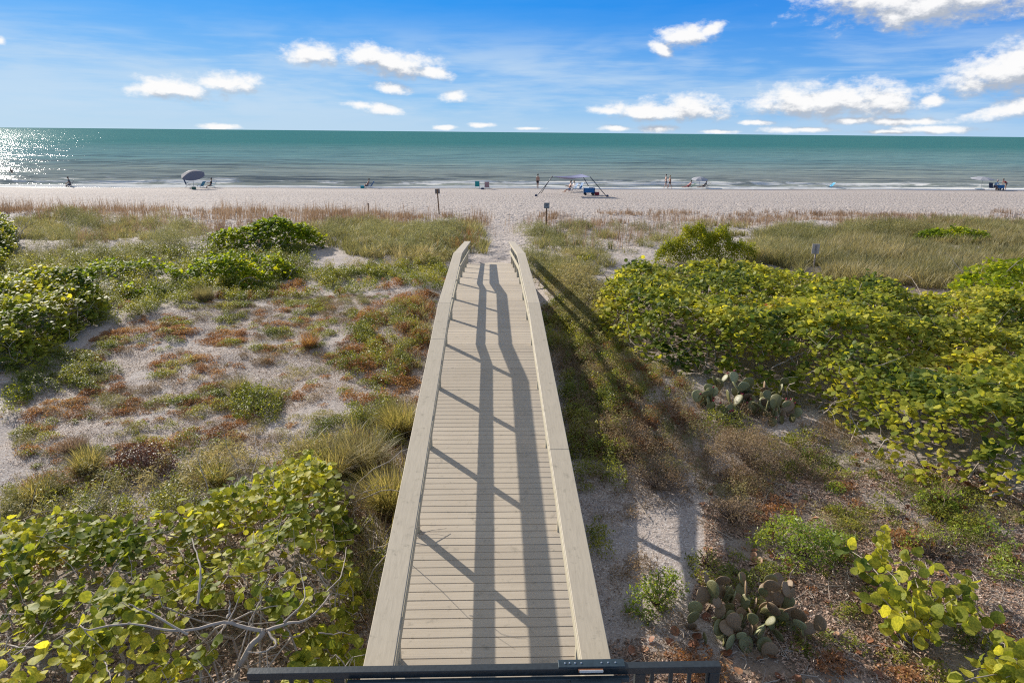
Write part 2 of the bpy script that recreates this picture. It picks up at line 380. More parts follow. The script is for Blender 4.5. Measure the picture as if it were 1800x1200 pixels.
shal = mixc(t, na, (.165, .205, .195), (.24, .245, .215))
cw = mixc(t, maprange(t, ysn, 150, 480), mid, deep)
cw = mixc(t, maprange(t, ysn, 98, 200), shal, cw)
nf = tnoise(t, vmth(t, 'MULTIPLY', pos, (.28, .9, 1)), 1., 7, .68)
nf2 = tnoise(t, vmth(t, 'MULTIPLY', pos, (.02, .05, 1)), 1., 3)
yw = mth(t, 'ADD', ysn, mth(t, 'MULTIPLY', mth(t, 'SUBTRACT', nf2, .5), 7))
fo = mth(t, 'ADD', maprange(t, yw, 97.0, 94.6, 0, .85), mth(t, 'MULTIPLY', maprange(t, yw, 97.0, 98.0), maprange(t, yw, 100.0, 98.4, 0, .55)))
fa_ = nn(t, 'ShaderNodeAttribute', attribute_name='foamv'); fo = mth(t, 'MAXIMUM', fo, mth(t, 'MULTIPLY', fa_.outputs['Fac'], .85))
foam = maprange(t, mth(t, 'ADD', fo, mth(t, 'MULTIPLY', mth(t, 'SUBTRACT', nf, .5), 1.9)), .48, .78)
cw = mixc(t, foam, cw, (.58, .58, .57))
rr = maprange(t, ysn, 110, 600, .10, .2)
w1 = tnoise(t, pst, 1.1, 4, .6); w2 = tnoise(t, vmth(t, 'MULTIPLY', pos, (.05, .36, 1)), .6, 3, .5)
hh = mth(t, 'ADD', mth(t, 'MULTIPLY', w1, .30), mth(t, 'MULTIPLY', w2, 2.3))
hh = mth(t, 'ADD', hh, mth(t, 'MULTIPLY', tnoise(t, pst, 5., 2, .6), .05))
bp = nn(t, 'ShaderNodeBump'); bp.inputs['Strength'].default_value = .85; bp.inputs['Distance'].default_value = 1.
t.links.new(hh, bp.inputs['Height'])
df = nn(t, 'ShaderNodeBsdfDiffuse'); t.links.new(cw, df.inputs[0]); t.links.new(bp.outputs[0], df.inputs['Normal'])
gl = nn(t, 'ShaderNodeBsdfGlossy'); gl.inputs[0].default_value = (1, 1, 1, 1); t.links.new(rr, gl.inputs['Roughness']); t.links.new(bp.outputs[0], gl.inputs['Normal'])
mx = nn(t, 'ShaderNodeMixShader'); t.links.new(maprange(t, foam, 0, 1, .075, .01), mx.inputs[0]); t.links.new(df.outputs[0], mx.inputs[1]); t.links.new(gl.outputs[0], mx.inputs[2])
t.links.new(mx.outputs[0], t.nodes['Material Output'].inputs[0])
link('sea', me, m, kind='structure')

# ------------------------------------------------------------------ boardwalk
def boxmesh(name, boxes, bev=0.0):
    """boxes: list of 8-corner arrays"""
    bm = bmesh.new()
    for c in boxes:
        v = [bm.verts.new(p) for p in c]
        for f in ((0,3,2,1),(4,5,6,7),(0,1,5,4),(1,2,6,5),(2,3,7,6),(3,0,4,7)): bm.faces.new([v[i] for i in f])
    if bev: bmesh.ops.bevel(bm, geom=bm.edges[:], offset=bev, segments=1, affect='EDGES')
    me = bpy.data.meshes.new(name); bm.to_mesh(me); bm.free(); return me
def hexa(x0, x1, a, b2, th):
    """slab between profile points a=(y,ztop) and b2, thickness th down"""
    (y0, z0), (y1, z1) = a, b2
    return [(x0,y0,z0-th),(x1,y0,z0-th),(x1,y1,z1-th),(x0,y1,z1-th),(x0,y0,z0),(x1,y0,z0),(x1,y1,z1),(x0,y1,z1)]
def box(x0, x1, y0, y1, z0, z1):
    return [(x0,y0,z0),(x1,y0,z0),(x1,y1,z0),(x0,y1,z0),(x0,y0,z1),(x1,y0,z1),(x1,y1,z1),(x0,y1,z1)]
def deckz(y): return np.interp(y, [4.9, 15.1, 21.76, 31.6], [2.4-.102*10.2, 2.4, 2.4, 1.28])
# weathered boards: pale tan, board to board tint, faint grain
def woodmat(name, ca, cb, along='Y', boards=True):
    m, t, b = mat(name); geo = nn(t, 'ShaderNodeNewGeometry'); pos = geo.outputs['Position']
    sc = (1.2, 30, 30) if along == 'X' else (38, .8, 38)
    g1 = tnoise(t, vmth(t, 'MULTIPLY', pos, sc), 1., 5, .65); g2 = tnoise(t, pos, 1.1, 5, .6); g3 = tnoise(t, pos, 7, 6, .7)
    c = mixc(t, g2, ca, cb)
    c = mixc(t, maprange(t, g1, .35, .75, 0, .3), c, tuple(x*.62 for x in ca))
    c = mixc(t, maprange(t, g3, .56, .72, 0, .5), c, (.17, .155, .12))
    if boards:
        a = nn(t, 'ShaderNodeAttribute', attribute_name='tint')
        c = mixc(t, maprange(t, a.outputs['Fac'], 0, 1, 0, .42, False), c, tuple(x*.72 for x in ca))
    t.links.new(c, b.inputs['Base Color']); t.links.new(maprange(t, g3, .3, .7, .55, .75), b.inputs['Roughness'])
    bp = nn(t, 'ShaderNodeBump'); bp.inputs['Strength'].default_value = .35; bp.inputs['Distance'].default_value = .004
    t.links.new(g1, bp.inputs['Height']); t.links.new(bp.outputs[0], b.inputs['Normal']); b.inputs['Specular IOR Level'].default_value = .25; return m
MB = woodmat('deck_board_plastic', (.46, .385, .295), (.54, .462, .362), 'X')
MC = woodmat('rail_cap_plastic', (.405, .345, .262), (.475, .41, .315), 'Y', False)
MR = woodmat('rail_lumber', (.40, .35, .25), (.50, .45, .34), 'Y', False)
walk = empty('boardwalk', (0, 4.9, .7), label='long tan plank boardwalk with wide handrails arching over the dune', cat='boardwalk')
def wpart(name, me, m):
    o = link(name, me, m, walk); o.location = (0, -4.9, -.7); return o
pit = .146; boards = []; tints = []; ys = 4.95
prof = [(4.9, float(deckz(4.9))), (15.1, 2.4), (21.76, 2.4), (31.6, 1.28)]
while ys < 31.45:
    sl_ = (deckz(ys+.05)-deckz(ys))/.05; c_ = 1/math.sqrt(1+sl_*sl_); st_ = pit*c_; w_ = .1385*c_
    jit = RNG.uniform(-.0015, .0015)
    boards.append(hexa(-1.02, 1.02, (ys, float(deckz(ys))+jit), (ys+w_, float(deckz(ys+w_))+jit), .03)); ys += st_
me = boxmesh('deck_boards', boards, .004)
nf_ = len(me.polygons)//len(boards); tv = np.repeat(RNG.random(len(boards)), nf_); tv = np.pad(tv, (0, len(me.polygons)-len(tv)))
a_ = me.attributes.new('tint', 'FLOAT', 'FACE'); a_.data.foreach_set('value', tv.astype(np.float32))
wpart('deck_boards', me, MB)
segs = [(4.95, 9.7), (9.704, 15.1), (15.1, 21.76), (21.76, 31.5)]
CAPH = .985
def rail(name, x0, x1, top, th, m, ext=0., pieces=None):
    bx = []
    for (ya, yb) in (pieces or segs):
        bx.append(hexa(x0, x1, (ya, float(deckz(ya))+top), (yb, float(deckz(yb))+top), th))
    return wpart(name, boxmesh(name, bx, .006), m)
for s in (-1, 1):
    lo, hi = sorted((s*.875, s*1.155))
    pcs = [(4.95, 8.9 if s > 0 else 13.0)]; pcs += [(pcs[0][1]+.004, 15.1), (15.1, 21.76), (21.76, 31.5)]
    rail('handrail_cap', lo, hi, CAPH, .042, MC, pieces=pcs)
    lo, hi = sorted((s*.925, s*.963)); rail('upper_rail', lo, hi, CAPH-.044, .12, MR)
    rail('middle_rail', lo, hi, .585, .14, MR)
    lo, hi = sorted((s*1.024, s*1.064)); rail('rim_joist', lo, hi, .005, .26, MR)
    for i, py_ in enumerate([6.22, 8.44, 10.66, 12.88, 15.1, 17.32, 19.54, 21.76, 23.98, 26.2, 28.4, 30.6]):
        lo, hi = sorted((s*.966, s*1.012 if False else s*1.056)); dz = float(deckz(py_))
        gz = float(ground(s*1.0, py_))-.3
        py2 = py_
        wpart('post', boxmesh('post', [box(lo, hi, py2-.045, py2+.045, gz, dz+CAPH-.046)], .004), MR)
        # bolt heads on the rails
st = [hexa(x-.02, x+.02, (ya, float(deckz(ya))-.034), (yb, float(deckz(yb))-.034), .2) for x in (-.5, 0, .5) for ya, yb in segs[:3]]
wpart('stringer', boxmesh('stringer', st), MR)

# ------------------------------------------------------------------ gate
MG = simple('black_gate_paint', (.018, .024, .028), .35, .3, 30, spec=.6, bump=.15)
MG2 = simple('gate_latch_metal', (.03, .05, .065), .35, .25, 25, metal=.3)
MRust = simple('rusty_latch_bar', (.24, .09, .04), .6, .3, 20)
MWht = simple('white_plastic', (.62, .60, .56), .5, .05, 10)
zt = 2.6
def at_z(px, py, z):
    d = ray(px, py); k = (z-CAMH)/d[2]; return .02+d[0]*k, d[1]*k
xl, yg = at_z(433, 1184, zt); xr, _ = at_z(1274, 1184, zt)
yg0, yg1 = yg, yg+.078
gate = empty('metal_gate', (0, yg, .7), label='black metal gate with side railing across the near end of boardwalk', cat='gate')
def gpart(name, boxes, m, par=gate, bev=.004):
    o = link(name, boxmesh(name, boxes, bev), m, par); o.location = (0, -yg, -.7) if par is gate else (0, 0, 0); return o
gpart('top_rail', [box(xl, xr, yg0, yg1, zt-.07, zt)], MG)
for x in (xl+.06, -1.3, 1.35, xr-.05):
    gpart('post', [box(x-.045, x+.045, yg0-.002, yg1-.006, .4, zt-.072)], MG)
gpart('bottom_rail', [box(xl+.1, -1.35, yg0+.01, yg1-.01, 1.42, 1.48)], MG); gpart('bottom_rail', [box(1.4, xr-.1, yg0+.01, yg1-.01, 1.42, 1.48)], MG)
leaf = gpart('gate_leaf', [box(-1.22, 1.24, yg0-.055, yg0-.012, zt-.105, zt-.062), box(-1.22, 1.24, yg0-.055, yg0-.012, 1.42, 1.47)], MG2)
for i in range(24):
    x = xl+.2+i*(xr-xl-.3)/23
    if any(abs(x-q) < .09 for q in (-1.3, 1.35)): continue
    y0 = yg0-.048 if -1.2 < x < 1.2 else yg0+.02
    gpart('picket', [box(x-.016, x+.016, y0, y0+.03, 1.475, zt-.108 if -1.2 < x < 1.2 else zt-.072)], MG, bev=.002)
lx0 = at_z(983, 1184, zt)[0]; lx1 = at_z(1102, 1184, zt)[0]
gpart('latch', [box(lx0, lx1, yg0-.004, yg1+.012, zt+.003, zt+.024), box(lx0+.1, lx1-.05, yg0-.11, yg0-.058, zt-.11, zt-.055)], MG2)
gpart('latch_bar', [box(lx0+.17, lx1-.2, yg0-.03, yg0-.006, zt-.015, zt+.012)], MRust)
gpart('latch_plate', [box(lx0+.18, lx1-.2, yg0-.036, yg0-.031, zt-.012, zt+.014)], MWht)
MRv = simple('rivet_metal', (.4, .42, .45), .4, .05, 10, metal=.8)
bm = bmesh.new(); bmesh.ops.create_uvsphere(bm, u_segments=8, v_segments=5, radius=.009); RV = bpy.data.meshes.new('rivet'); bm.to_mesh(RV); bm.free(); RV.materials.append(MRv)
for px in (995, 1003, 1013, 1024, 1060, 1072, 1085):
    o = bpy.data.objects.new('rivet', RV); COL.objects.link(o); o.parent = gate; o.location = (at_z(px, 1178, zt+.02)[0], .04, zt-.7+.025)

# ------------------------------------------------------------------ plant builders
def frames(Nn):
    r = RNG.normal(size=Nn.shape); U = np.cross(Nn, r); U /= np.linalg.norm(U, axis=1)[:, None]+1e-9
    return U, np.cross(Nn, U)
def tmpl(kind):
    if kind == 'round':   # cupped round leaf with a folded midrib
        a = np.linspace(0, 2*math.pi, 8, endpoint=False); V = np.stack([np.cos(a)*.5, np.sin(a)*.52, .10*np.abs(np.sin(a))-.05*np.abs(np.cos(a))], 1)
        V = np.vstack([V, [[0, 0, -.03]]]); F = np.array([[i, (i+1) % 8, 8] for i in range(8)])
    elif kind == 'disc':
        a = np.linspace(0, 2*math.pi, 6, endpoint=False); V = np.stack([np.cos(a)*.5, np.sin(a)*.5, .06*np.cos(2*a)], 1); F = np.array([[0,1,2,3],[0,3,4,5]])
    elif kind == 'oval':
        V = np.array([[-.5,0,0],[-.1,-.22,.05],[.5,0,-.04],[-.1,.22,.05]]); F = np.array([[0,1,2,3]])
    elif kind == 'narrow':
        V = np.array([[-.5,0,0],[0,-.09,.04],[.5,0,-.04],[0,.09,.04]]); F = np.array([[0,1,2,3]])
    return V, F
def leafmesh(name, P, Nn, size, kind, tint, smooth=False):
    U, Vv = frames(Nn); V, F = tmpl(kind); n = len(P); k = len(V)
    co = P[:, None, :]+size[:, None, None]*(V[None, :, 0, None]*U[:, None, :]+V[None, :, 1, None]*Vv[:, None, :]+V[None, :, 2, None]*Nn[:, None, :])
    Fa = (F[None]+np.arange(n)[:, None, None]*k).reshape(-1, F.shape[1])
    return npmesh(name, co.reshape(-1, 3), Fa, np.repeat(tint, len(F)), smooth)
def normals(n, spread, bias=(0, 0, 1)):
    v = RNG.normal(size=(n, 3))*spread+np.array(bias); return v/np.linalg.norm(v, axis=1)[:, None]
def tubes(name, PL, R, sides=5):
    """PL (n,k,3) polylines, R (n,k)"""
    n, k, _ = PL.shape; T = np.gradient(PL, axis=1); T /= np.linalg.norm(T, axis=2)[..., None]+1e-9
    ref = np.where(np.abs(T[..., 2:3]) > .9, np.array([1., 0, 0]), np.array([0, 0, 1.])); A = np.cross(T, ref); A /= np.linalg.norm(A, axis=2)[..., None]+1e-9; B = np.cross(T, A)
    a = np.linspace(0, 2*math.pi, sides, endpoint=False)
    co = PL[:, :, None]+R[:, :, None, None]*(np.cos(a)[None, None, :, None]*A[:, :, None]+np.sin(a)[None, None, :, None]*B[:, :, None])
    i = np.arange(n*k*sides).reshape(n, k, sides); j = np.roll(i, -1, 2)
    F = np.stack([i[:, :-1], j[:, :-1], j[:, 1:], i[:, 1:]], -1).reshape(-1, 4)
    return npmesh(name, co.reshape(-1, 3), F, smooth=True)
def joined(name, ms):
    bm = bmesh.new()
    for q in ms: bm.from_mesh(q); bpy.data.meshes.remove(q)
    me = bpy.data.meshes.new(name); bm.to_mesh(me); bm.free(); return me
def blades(name, P, h, w, lean, tint, az=None, droop=.5):
    n = len(P); az = RNG.uniform(0, 2*math.pi, n) if az is None else az
    d = np.stack([np.cos(az), np.sin(az), 0*az], 1); sd = np.stack([-np.sin(az), np.cos(az), 0*az], 1)
    tw = RNG.uniform(-1, 1, n)[:, None]; sd = sd*np.cos(tw)+d*np.sin(tw)
    rows_ = []
    for j, (f, ww) in enumerate(((0, .8), (.4, 1.), (.75, .7), (1., 0))):
        hz = h*f*(1-.35*droop*f*lean); out = h*lean*(f**1.7)
        c = P+d*out[:, None]+np.array([0, 0, 1.])*(hz)[:, None]
        if ww > 0: rows_ += [c-sd*(w*ww/2)[:, None], c+sd*(w*ww/2)[:, None]]
        else: rows_ += [c]
    co = np.stack(rows_, 1).reshape(-1, 3); b_ = np.arange(n)[:, None]*7
    Fq = np.concatenate([b_+np.array([[0,1,3,2]]), b_+np.array([[2,3,5,4]])]); Ft = b_+np.array([[4,5,6]])
    return npmesh(name, co, [Fq, Ft], np.concatenate([tint, tint, tint]))

def to_local(me, loc):
    n = len(me.vertices); a = np.empty(n*3, np.float32); me.vertices.foreach_get('co', a)
    a = a.reshape(-1, 3)-np.array(loc, np.float32); me.vertices.foreach_set('co', a.ravel()); me.update()
def thing(name, base, parts, **k):
    """parts: list of (name, mesh in world coordinates, material)"""
    e = empty(name, tuple(float(v) for v in base), **k)
    for pn, me, m in parts:
        to_local(me, base); link(pn, me, m, e)
    return e

def crown(P, Hm, edge, seed=0, lump=.45, ls=.45):
    def hf(x, y):
        d = edged(P, x, y); f = np.sqrt(np.clip(d/edge, 0, 1)*(2-np.clip(d/edge, 0, 1)))
        return Hm*f*(1-lump+2*lump*fbm(x*ls, y*ls, 100+seed, 3))
    return hf
def grape_thicket(name, pts, Hm, edge, dens, size, kind, label, mt='grape', seed=0, nbr=60, brr=.02, tlo=0., thi=1., depth=.35, gap=.36, bare=0., **k):
    P = poly(pts); hf = crown(P, Hm, edge, seed, .48 if Hm > 1 else .62, .8); n = int(area(P)*dens/6)
    x, y_ = sample(P, n)
    keep = fbm(x*1.5, y_*1.5, 300+seed, 3) > gap+.06; keep &= ~((y_ < bare) & (fbm(x*2.2, y_*2.2, 400+seed, 2) < .52)); x, y_ = x[keep], y_[keep]
    h = hf(x, y_); dp = RNG.exponential(depth*.4, len(x)); z = ground(x, y_)+np.maximum(.04, h-dp)
    C = np.stack([x, y_, z], 1); q = 6
    off = RNG.normal(size=(len(C), q, 3))*np.array([.11, .11, .07])*(size/.14)
    Lp = (C[:, None]+off).reshape(-1, 3)
    nn_ = normals(len(Lp), .42, (-.10, -.12, 1)); sz = size*RNG.uniform(.55, 1.25, len(Lp))
    tint = np.clip(np.repeat(RNG.uniform(tlo, thi, len(C)), q)*.65+RNG.random(len(Lp))*.35, 0, 1)
    parts = [('foliage', leafmesh('foliage', Lp, nn_, sz, kind, tint), M[mt])]
    if nbr:
        bx, by = sample(P, nbr); kk = 8; s_ = np.linspace(0, 1, kk)
        ang = RNG.uniform(0, 2*math.pi, len(bx)); R_ = RNG.uniform(.5, 1.7, len(bx))
        wig = np.cumsum(RNG.normal(size=(len(bx), kk, 3))*.055, 1)
        ex = bx[:, None]+np.cos(ang)[:, None]*R_[:, None]*s_; ey = by[:, None]+np.sin(ang)[:, None]*R_[:, None]*s_
        hz = hf(ex.ravel(), ey.ravel()).reshape(ex.shape); gz = ground(ex, ey)
        ez = gz+hz*(.05+.93*np.sqrt(s_))
        PL = np.stack([ex, ey, ez], 2)+wig*np.array([1, 1, .6])
        Rr = brr*(1-.75*s_)[None]*RNG.uniform(.35, 1.2, len(bx))[:, None]
        # side twigs
        m_ = len(bx)*3; pick = RNG.integers(0, len(bx), m_); at_ = RNG.integers(2, kk-1, m_); st0 = PL[pick, at_]
        dr = RNG.normal(size=(m_, 3))*np.array([1, 1, .5]); dr /= np.linalg.norm(dr, axis=1)[:, None]; L = RNG.uniform(.2, .7, m_)
        s5 = np.linspace(0, 1, 5); TW = st0[:, None]+dr[:, None]*(L[:, None]*s5)[..., None]+np.cumsum(RNG.normal(size=(m_, 5, 3))*.025, 1)
        parts.append(('branches', joined('branches', [tubes('b', PL, Rr), tubes('t', TW, (.006*(1-.7*s5))[None]*RNG.uniform(.5, 1.4, m_)[:, None], 4)]), M['branch']))
    c = P.mean(0)
    return thing(name, (c[0], c[1], float(ground(c[0], c[1]))), parts, label=label, cat=k.get('cat', 'shrub'), group=k.get('group'))
SG = 'sea grape shrubs on the dune'
grape_thicket('sea_grape', [(1040,560,.1),(1050,590,0),(1120,640,0),(1215,665,0),(1300,690,0),(1440,725,0),(1530,800,0),(1600,850,0),(1700,870,0),(1830,930,0),(1960,900,0),(1960,560,1),(1800,505,1.1),(1740,500,1.2),(1640,490,1.2),(1560,492,1.2),(1420,470,1.2),(1250,468,1.1),(1120,466,1.),(1060,500,.6)], 1.25, 1.3, 340, .132, 'disc',
  'huge sea grape thicket of round yellow-green leaves filling the right side', seed=1, nbr=420, brr=.022, cat='sea grape thicket', thi=1., gap=.24, depth=.22)
grape_thicket('sea_grape', [(1660,520,.5),(1700,480,.8),(1760,462,1.2),(1900,455,1.2),(1980,520,1.),(1900,560,1.),(1750,545,1)], 1.4, 1.2, 230, .15, 'disc',
  'sea grape mound rising at the right edge behind the big thicket', mt='grape_far', seed=2, nbr=60, tlo=.2)
grape_thicket('sea_grape', [(-160,930,.5),(0,915,.5),(150,930,.5),(300,915,.6),(390,865,.5),(480,835,.5),(560,815,.4),(600,860,.3),(618,940,.3),(622,1040,.3),(620,1150,.3),(590,1330,.2),(300,1420,.2),(-100,1400,.2),(-200,1100,.5)], .86, .8, 360, .108, 'round',
  'leafy sea grape with bare grey branches at the bottom left', seed=3, nbr=170, brr=.017, thi=1.0, tlo=.15, depth=.4, gap=.30, bare=7.4, cat='sea grape thicket')
grape_thicket('sea_grape', [(-120,640,.2),(0,648,.1),(60,640,.1),(130,590,.1),(190,540,.3),(170,490,.8),(100,468,1.1),(0,470,1.2),(-120,480,1.2)], 1.15, 1.2, 420, .13, 'disc',
  'dense dark sea grape mound cut by the left edge above the sandy flat', seed=4, nbr=90, thi=.85, gap=.16, depth=.25)
grape_thicket('sea_grape', [(345,425,.2),(350,402,1.),(430,394,1.2),(500,388,1.2),(560,400,.9),(572,425,.3),(500,446,.1),(400,448,.1)], 1.45, 1.3, 450, .15, 'disc',
  'bright yellow-green sea grape mound behind the small bare sand patch', mt='grape_far', seed=5, nbr=60, tlo=.35, gap=.14, depth=.2)
grape_thicket('sea_grape', [(330,500,.1),(345,462,.5),(420,450,.6),(500,455,.5),(520,480,.2),(470,505,.1),(400,512,.1)], .8, .8, 300, .14, 'disc',
  'low sea grape patch just in front of the bright mound', mt='grape_far', seed=6, nbr=25, gap=.3, tlo=.2)
grape_thicket('sea_grape', [(140,500,.1),(150,468,.4),(230,455,.5),(320,462,.5),(330,500,.1),(250,528,.1)], .7, .9, 230, .13, 'disc',
  'straggly sea grape sprigs with pale bare twigs, left of the low patch', mt='grape_far', seed=7, nbr=55, gap=.46, brr=.012)
grape_thicket('sea_grape', [(-40,490,.2),(0,480,.1),(25,440,.4),(22,380,1.2),(-60,372,1.3),(-90,430,.8)], 1.5, 1.2, 300, .15, 'disc',
  'dark shrub at the far left edge among the dune grass', mt='grape', seed=8, nbr=60, thi=.7, gap=.2)
grape_thicket('sea_grape', [(1600,425,.1),(1610,412,.4),(1660,404,.6),(1700,406,.6),(1745,418,.3),(1720,428,.1)], .8, 1.4, 260, .16, 'disc',
  'small bright green leafy patch in the tan grass at the upper right', mt='grape_far', seed=9, nbr=0)

# saplings at the lower right
def sapling(name, spots, label, tall=None, mt='grape', sz=.15):
    base = G(*spots[0][:2]); polys_ = []; Lp = []; Nn = []; Sz = []; Ti = []
    for (px, py, h) in spots:
        tip = G(px, py, h); tp = np.array([tip[0], tip[1], tip[2]+h]); r = np.linspace(0, 1, 8)[:, None]
        st_ = np.array([base[0]+RNG.normal()*.05, base[1]+RNG.normal()*.05, base[2]-.05])
        pl = st_+(tp-st_)*r+np.array([0, 0, .22])*np.sin(r*math.pi)+np.cumsum(RNG.normal(size=(8, 3))*.018, 0); pl[:, 2] = np.maximum(pl[:, 2], base[2]-.1); polys_.append(pl)
        for j in range(3, 8):
            for _ in range(2 if j < 7 else 4):
                Lp.append(pl[j]+RNG.normal(size=3)*np.array([.12, .12, .06])); Nn.append(normals(1, .6, (-.1, -.5, 1))[0]); Sz.append(sz*RNG.uniform(.6, 1.25)); Ti.append(RNG.uniform(.2, .8))
    if tall is not None:
        px, py, h, n_ = tall; b0 = G(px, py); top = b0+np.array([-.03, .05, h]); r = np.linspace(0, 1, 8)[:, None]; pl = b0+(top-b0)*r; polys_.append(pl)
        for i in range(n_):
            f = .38+.62*i/n_; p = b0+(top-b0)*f; sgn = (-1)**i
            Lp.append(p+np.array([sgn*.05+RNG.normal()*.02, RNG.normal()*.02, RNG.normal()*.012])); Nn.append(normals(1, .35, (0, -.45, 1))[0]); Sz.append(.13*(1.1-.5*f)); Ti.append(RNG.uniform(.86, .955))
    PL = np.array(polys_); R_ = np.tile(np.linspace(.013, .004, 8), (len(PL), 1))
    return thing(name, base, [('foliage', leafmesh('foliage', np.array(Lp), np.array(Nn), np.array(Sz), 'round', np.array(Ti)), M[mt]), ('stems', tubes('stems', PL, R_, 6), M['branch'])], label=label, cat='sea grape sapling')
sapling('sea_grape_sapling', [(1600,1130,.25),(1495,975,.35),(1520,1000,.35),(1560,1010,.4),(1610,1010,.35),(1625,985,.3),(1570,1050,.45),(1540,1045,.4),(1600,1060,.45),(1640,1070,.4),(1590,1120,.35),(1660,1090,.4),(1690,1060,.4),(1720,1100,.4),(1680,1040,.35),(1740,1080,.35),(1570,1090,.4),(1620,1100,.4),(1700,1010,.3),(1560,975,.3)],
  'sprawling sea grape sapling with one upright shoot of stacked yellow leaves', tall=(1543,1030,.95,34))
sapling('sea_grape_sapling', [(1800,1210,.2),(1760,1130,.4),(1790,1140,.4),(1720,1180,.35),(1770,1170,.45),(1800,1180,.45),(1830,1150,.4),(1700,1190,.3),(1750,1200,.4),(1840,1190,.4)],
  'smaller sea grape sapling cut off by the bottom right corner')
sapling('sea_grape_sapling', [(600,1190,.2),(560,1120,.35),(590,1140,.35),(540,1160,.3),(575,1165,.35),(620,1160,.3),(520,1185,.3),(560,1190,.35)],
  'low round-leaved sprig just above the black rail beside the left handrail', sz=.13)

# bare grey branch in the bottom left thicket
def branch_tree(spots, label):
    base = G(*spots[0][0][0][:2], 0); PL = []; RR = []
    for pts, r0, r1 in spots:
        W_ = []
        for (px, py, h) in pts:
            g = G(px, py, h); W_.append([g[0], g[1], g[2]+h])
        W_ = np.array(W_); s0 = np.linspace(0, 1, len(W_)); s1 = np.linspace(0, 1, 14)
        pl = np.stack([np.interp(s1, s0, W_[:, i]) for i in range(3)], 1)
        for _ in range(2): pl[1:-1] = (pl[:-2]+2*pl[1:-1]+pl[2:])/4
        pl += np.cumsum(RNG.normal(size=pl.shape)*.006, 0); PL.append(pl); RR.append(np.linspace(r0, r1, 14))
    return thing('bare_branch', base, [('limbs', tubes('limbs', np.array(PL), np.array(RR), 7), M['branch'])], label=label, cat='branch')
branch_tree([([(400,1230,.1),(415,1190,.5),(440,1135,.9),(468,1108,1.1)], .036, .028), ([(468,1108,1.1),(500,1095,1.2),(540,1093,1.25),(575,1040,1.3)], .022, .007),
  ([(468,1108,1.1),(420,1100,1.15),(400,1085,1.2),(330,1115,1.2),(270,1100,1.2),(230,1095,1.2)], .022, .008), ([(468,1108,1.1),(490,1135,1.1),(470,1145,1.05),(430,1143,1.)], .014, .006),
  ([(400,1085,1.2),(397,1060,1.25)], .014, .006), ([(330,1115,1.2),(270,1080,1.3),(220,1065,1.35)], .012, .006), ([(225,1210,.2),(220,1160,.6),(205,1120,.9),(190,1108,1.)], .022, .010),
  ([(500,1095,1.2),(530,1050,1.35),(520,990,1.4)], .010, .004), ([(345,1060,1.2),(350,1000,1.4),(330,940,1.5)], .014, .006), ([(230,1095,1.2),(150,1110,1.2),(140,1100,1.2),(190,1150,.9)], .01, .004),
  ([(560,1113,1.1),(620,1112,1.0)], .008, .004), ([(575,1040,1.3),(600,1010,1.3),(605,960,1.3)], .008, .004)],
  'thick forking silver-grey bare branch reaching over the bottom left leaves')

# small-leaved shrubs
def shrub(name, pts, Hm, edge, dens, size, kind, mt, label, seed=0, spread=.8, cat='shrub', depth=.3, stems=30, group=None, gap=.0, clump=5):
    P = poly(pts); hf = crown(P, Hm, edge, seed, .62, 1.9); n = int(area(P)*dens*1.9/clump); x, y_ = sample(P, n)
    if gap: q = fbm(x*1.6, y_*1.6, 500+seed, 3) > gap; x, y_ = x[q], y_[q]
    h = hf(x, y_); z = ground(x, y_)+np.maximum(.02, h-RNG.exponential(depth*.5, len(x))); C = np.stack([x, y_, z], 1)
    Lp = (C[:, None]+RNG.normal(size=(len(C), clump, 3))*size*.8).reshape(-1, 3)
    Ti = np.clip(np.repeat(RNG.random(len(C)), clump)*.6+RNG.random(len(Lp))*.4, 0, 1)
    parts = [('foliage', leafmesh('foliage', Lp, normals(len(Lp), spread), size*RNG.uniform(.6, 1.4, len(Lp)), kind, Ti), M[mt])]
    if stems:
        bx, by = sample(P, stems); s_ = np.linspace(0, 1, 6); cc_ = P.mean(0); q_ = (.06+.94*s_)[None]
        ex = cc_[0]+(bx-cc_[0])[:, None]*q_; ey = cc_[1]+(by-cc_[1])[:, None]*q_
        ez = ground(ex, ey)+hf(ex.ravel(), ey.ravel()).reshape(ex.shape)*.85*s_**.7
        parts.append(('stems', tubes('stems', np.stack([ex, ey, ez], 2)+np.cumsum(RNG.normal(size=(len(bx), 6, 3))*.015, 1), np.tile(np.linspace(.008, .003, 6), (len(bx), 1)), 4), M['stem']))
    c = P.mean(0); return thing(name, (c[0], c[1], float(ground(c[0], c[1]))), parts, label=label, cat=cat, group=group)
def ell(cx, cy, rx, ry, h=0, n=12):
    return [(cx+rx*math.cos(i*6.2832/n)*(1+.18*random.uniform(-1, 1)), cy+ry*math.sin(i*6.2832/n)*(1+.18*random.uniform(-1, 1)), h) for i in range(n)]
shrub('bay_cedar', [(1150,470,0),(1155,440,.6),(1190,417,1.1),(1240,410,1.2),(1300,415,1.1),(1330,436,.6),(1335,462,0),(1250,478,0)], 1.4, 1.1, 1500, .09, 'oval', 'cedar', 'rounded yellow-green bush behind the big thicket, right of the path', 1, stems=20)
shrub('dune_bush', [(1500,428,0),(1505,400,.5),(1570,390,.8),(1640,392,.8),(1665,405,.5),(1640,425,0)], .9, 1.2, 220, .12, 'narrow', 'olive', 'olive bush in the far right grass, left of the small bright patch', 2, stems=0)
shrub('green_bush', [(1310,990,0),(1320,930,.3),(1350,890,.5),(1400,872,.6),(1460,895,.6),(1510,940,.4),(1505,985,.1),(1440,1010,0),(1380,1012,0)], .62, .7, 1500, .055, 'oval', 'bright', 'bright green leafy bush above the lower prickly pear', 3, gap=.36)
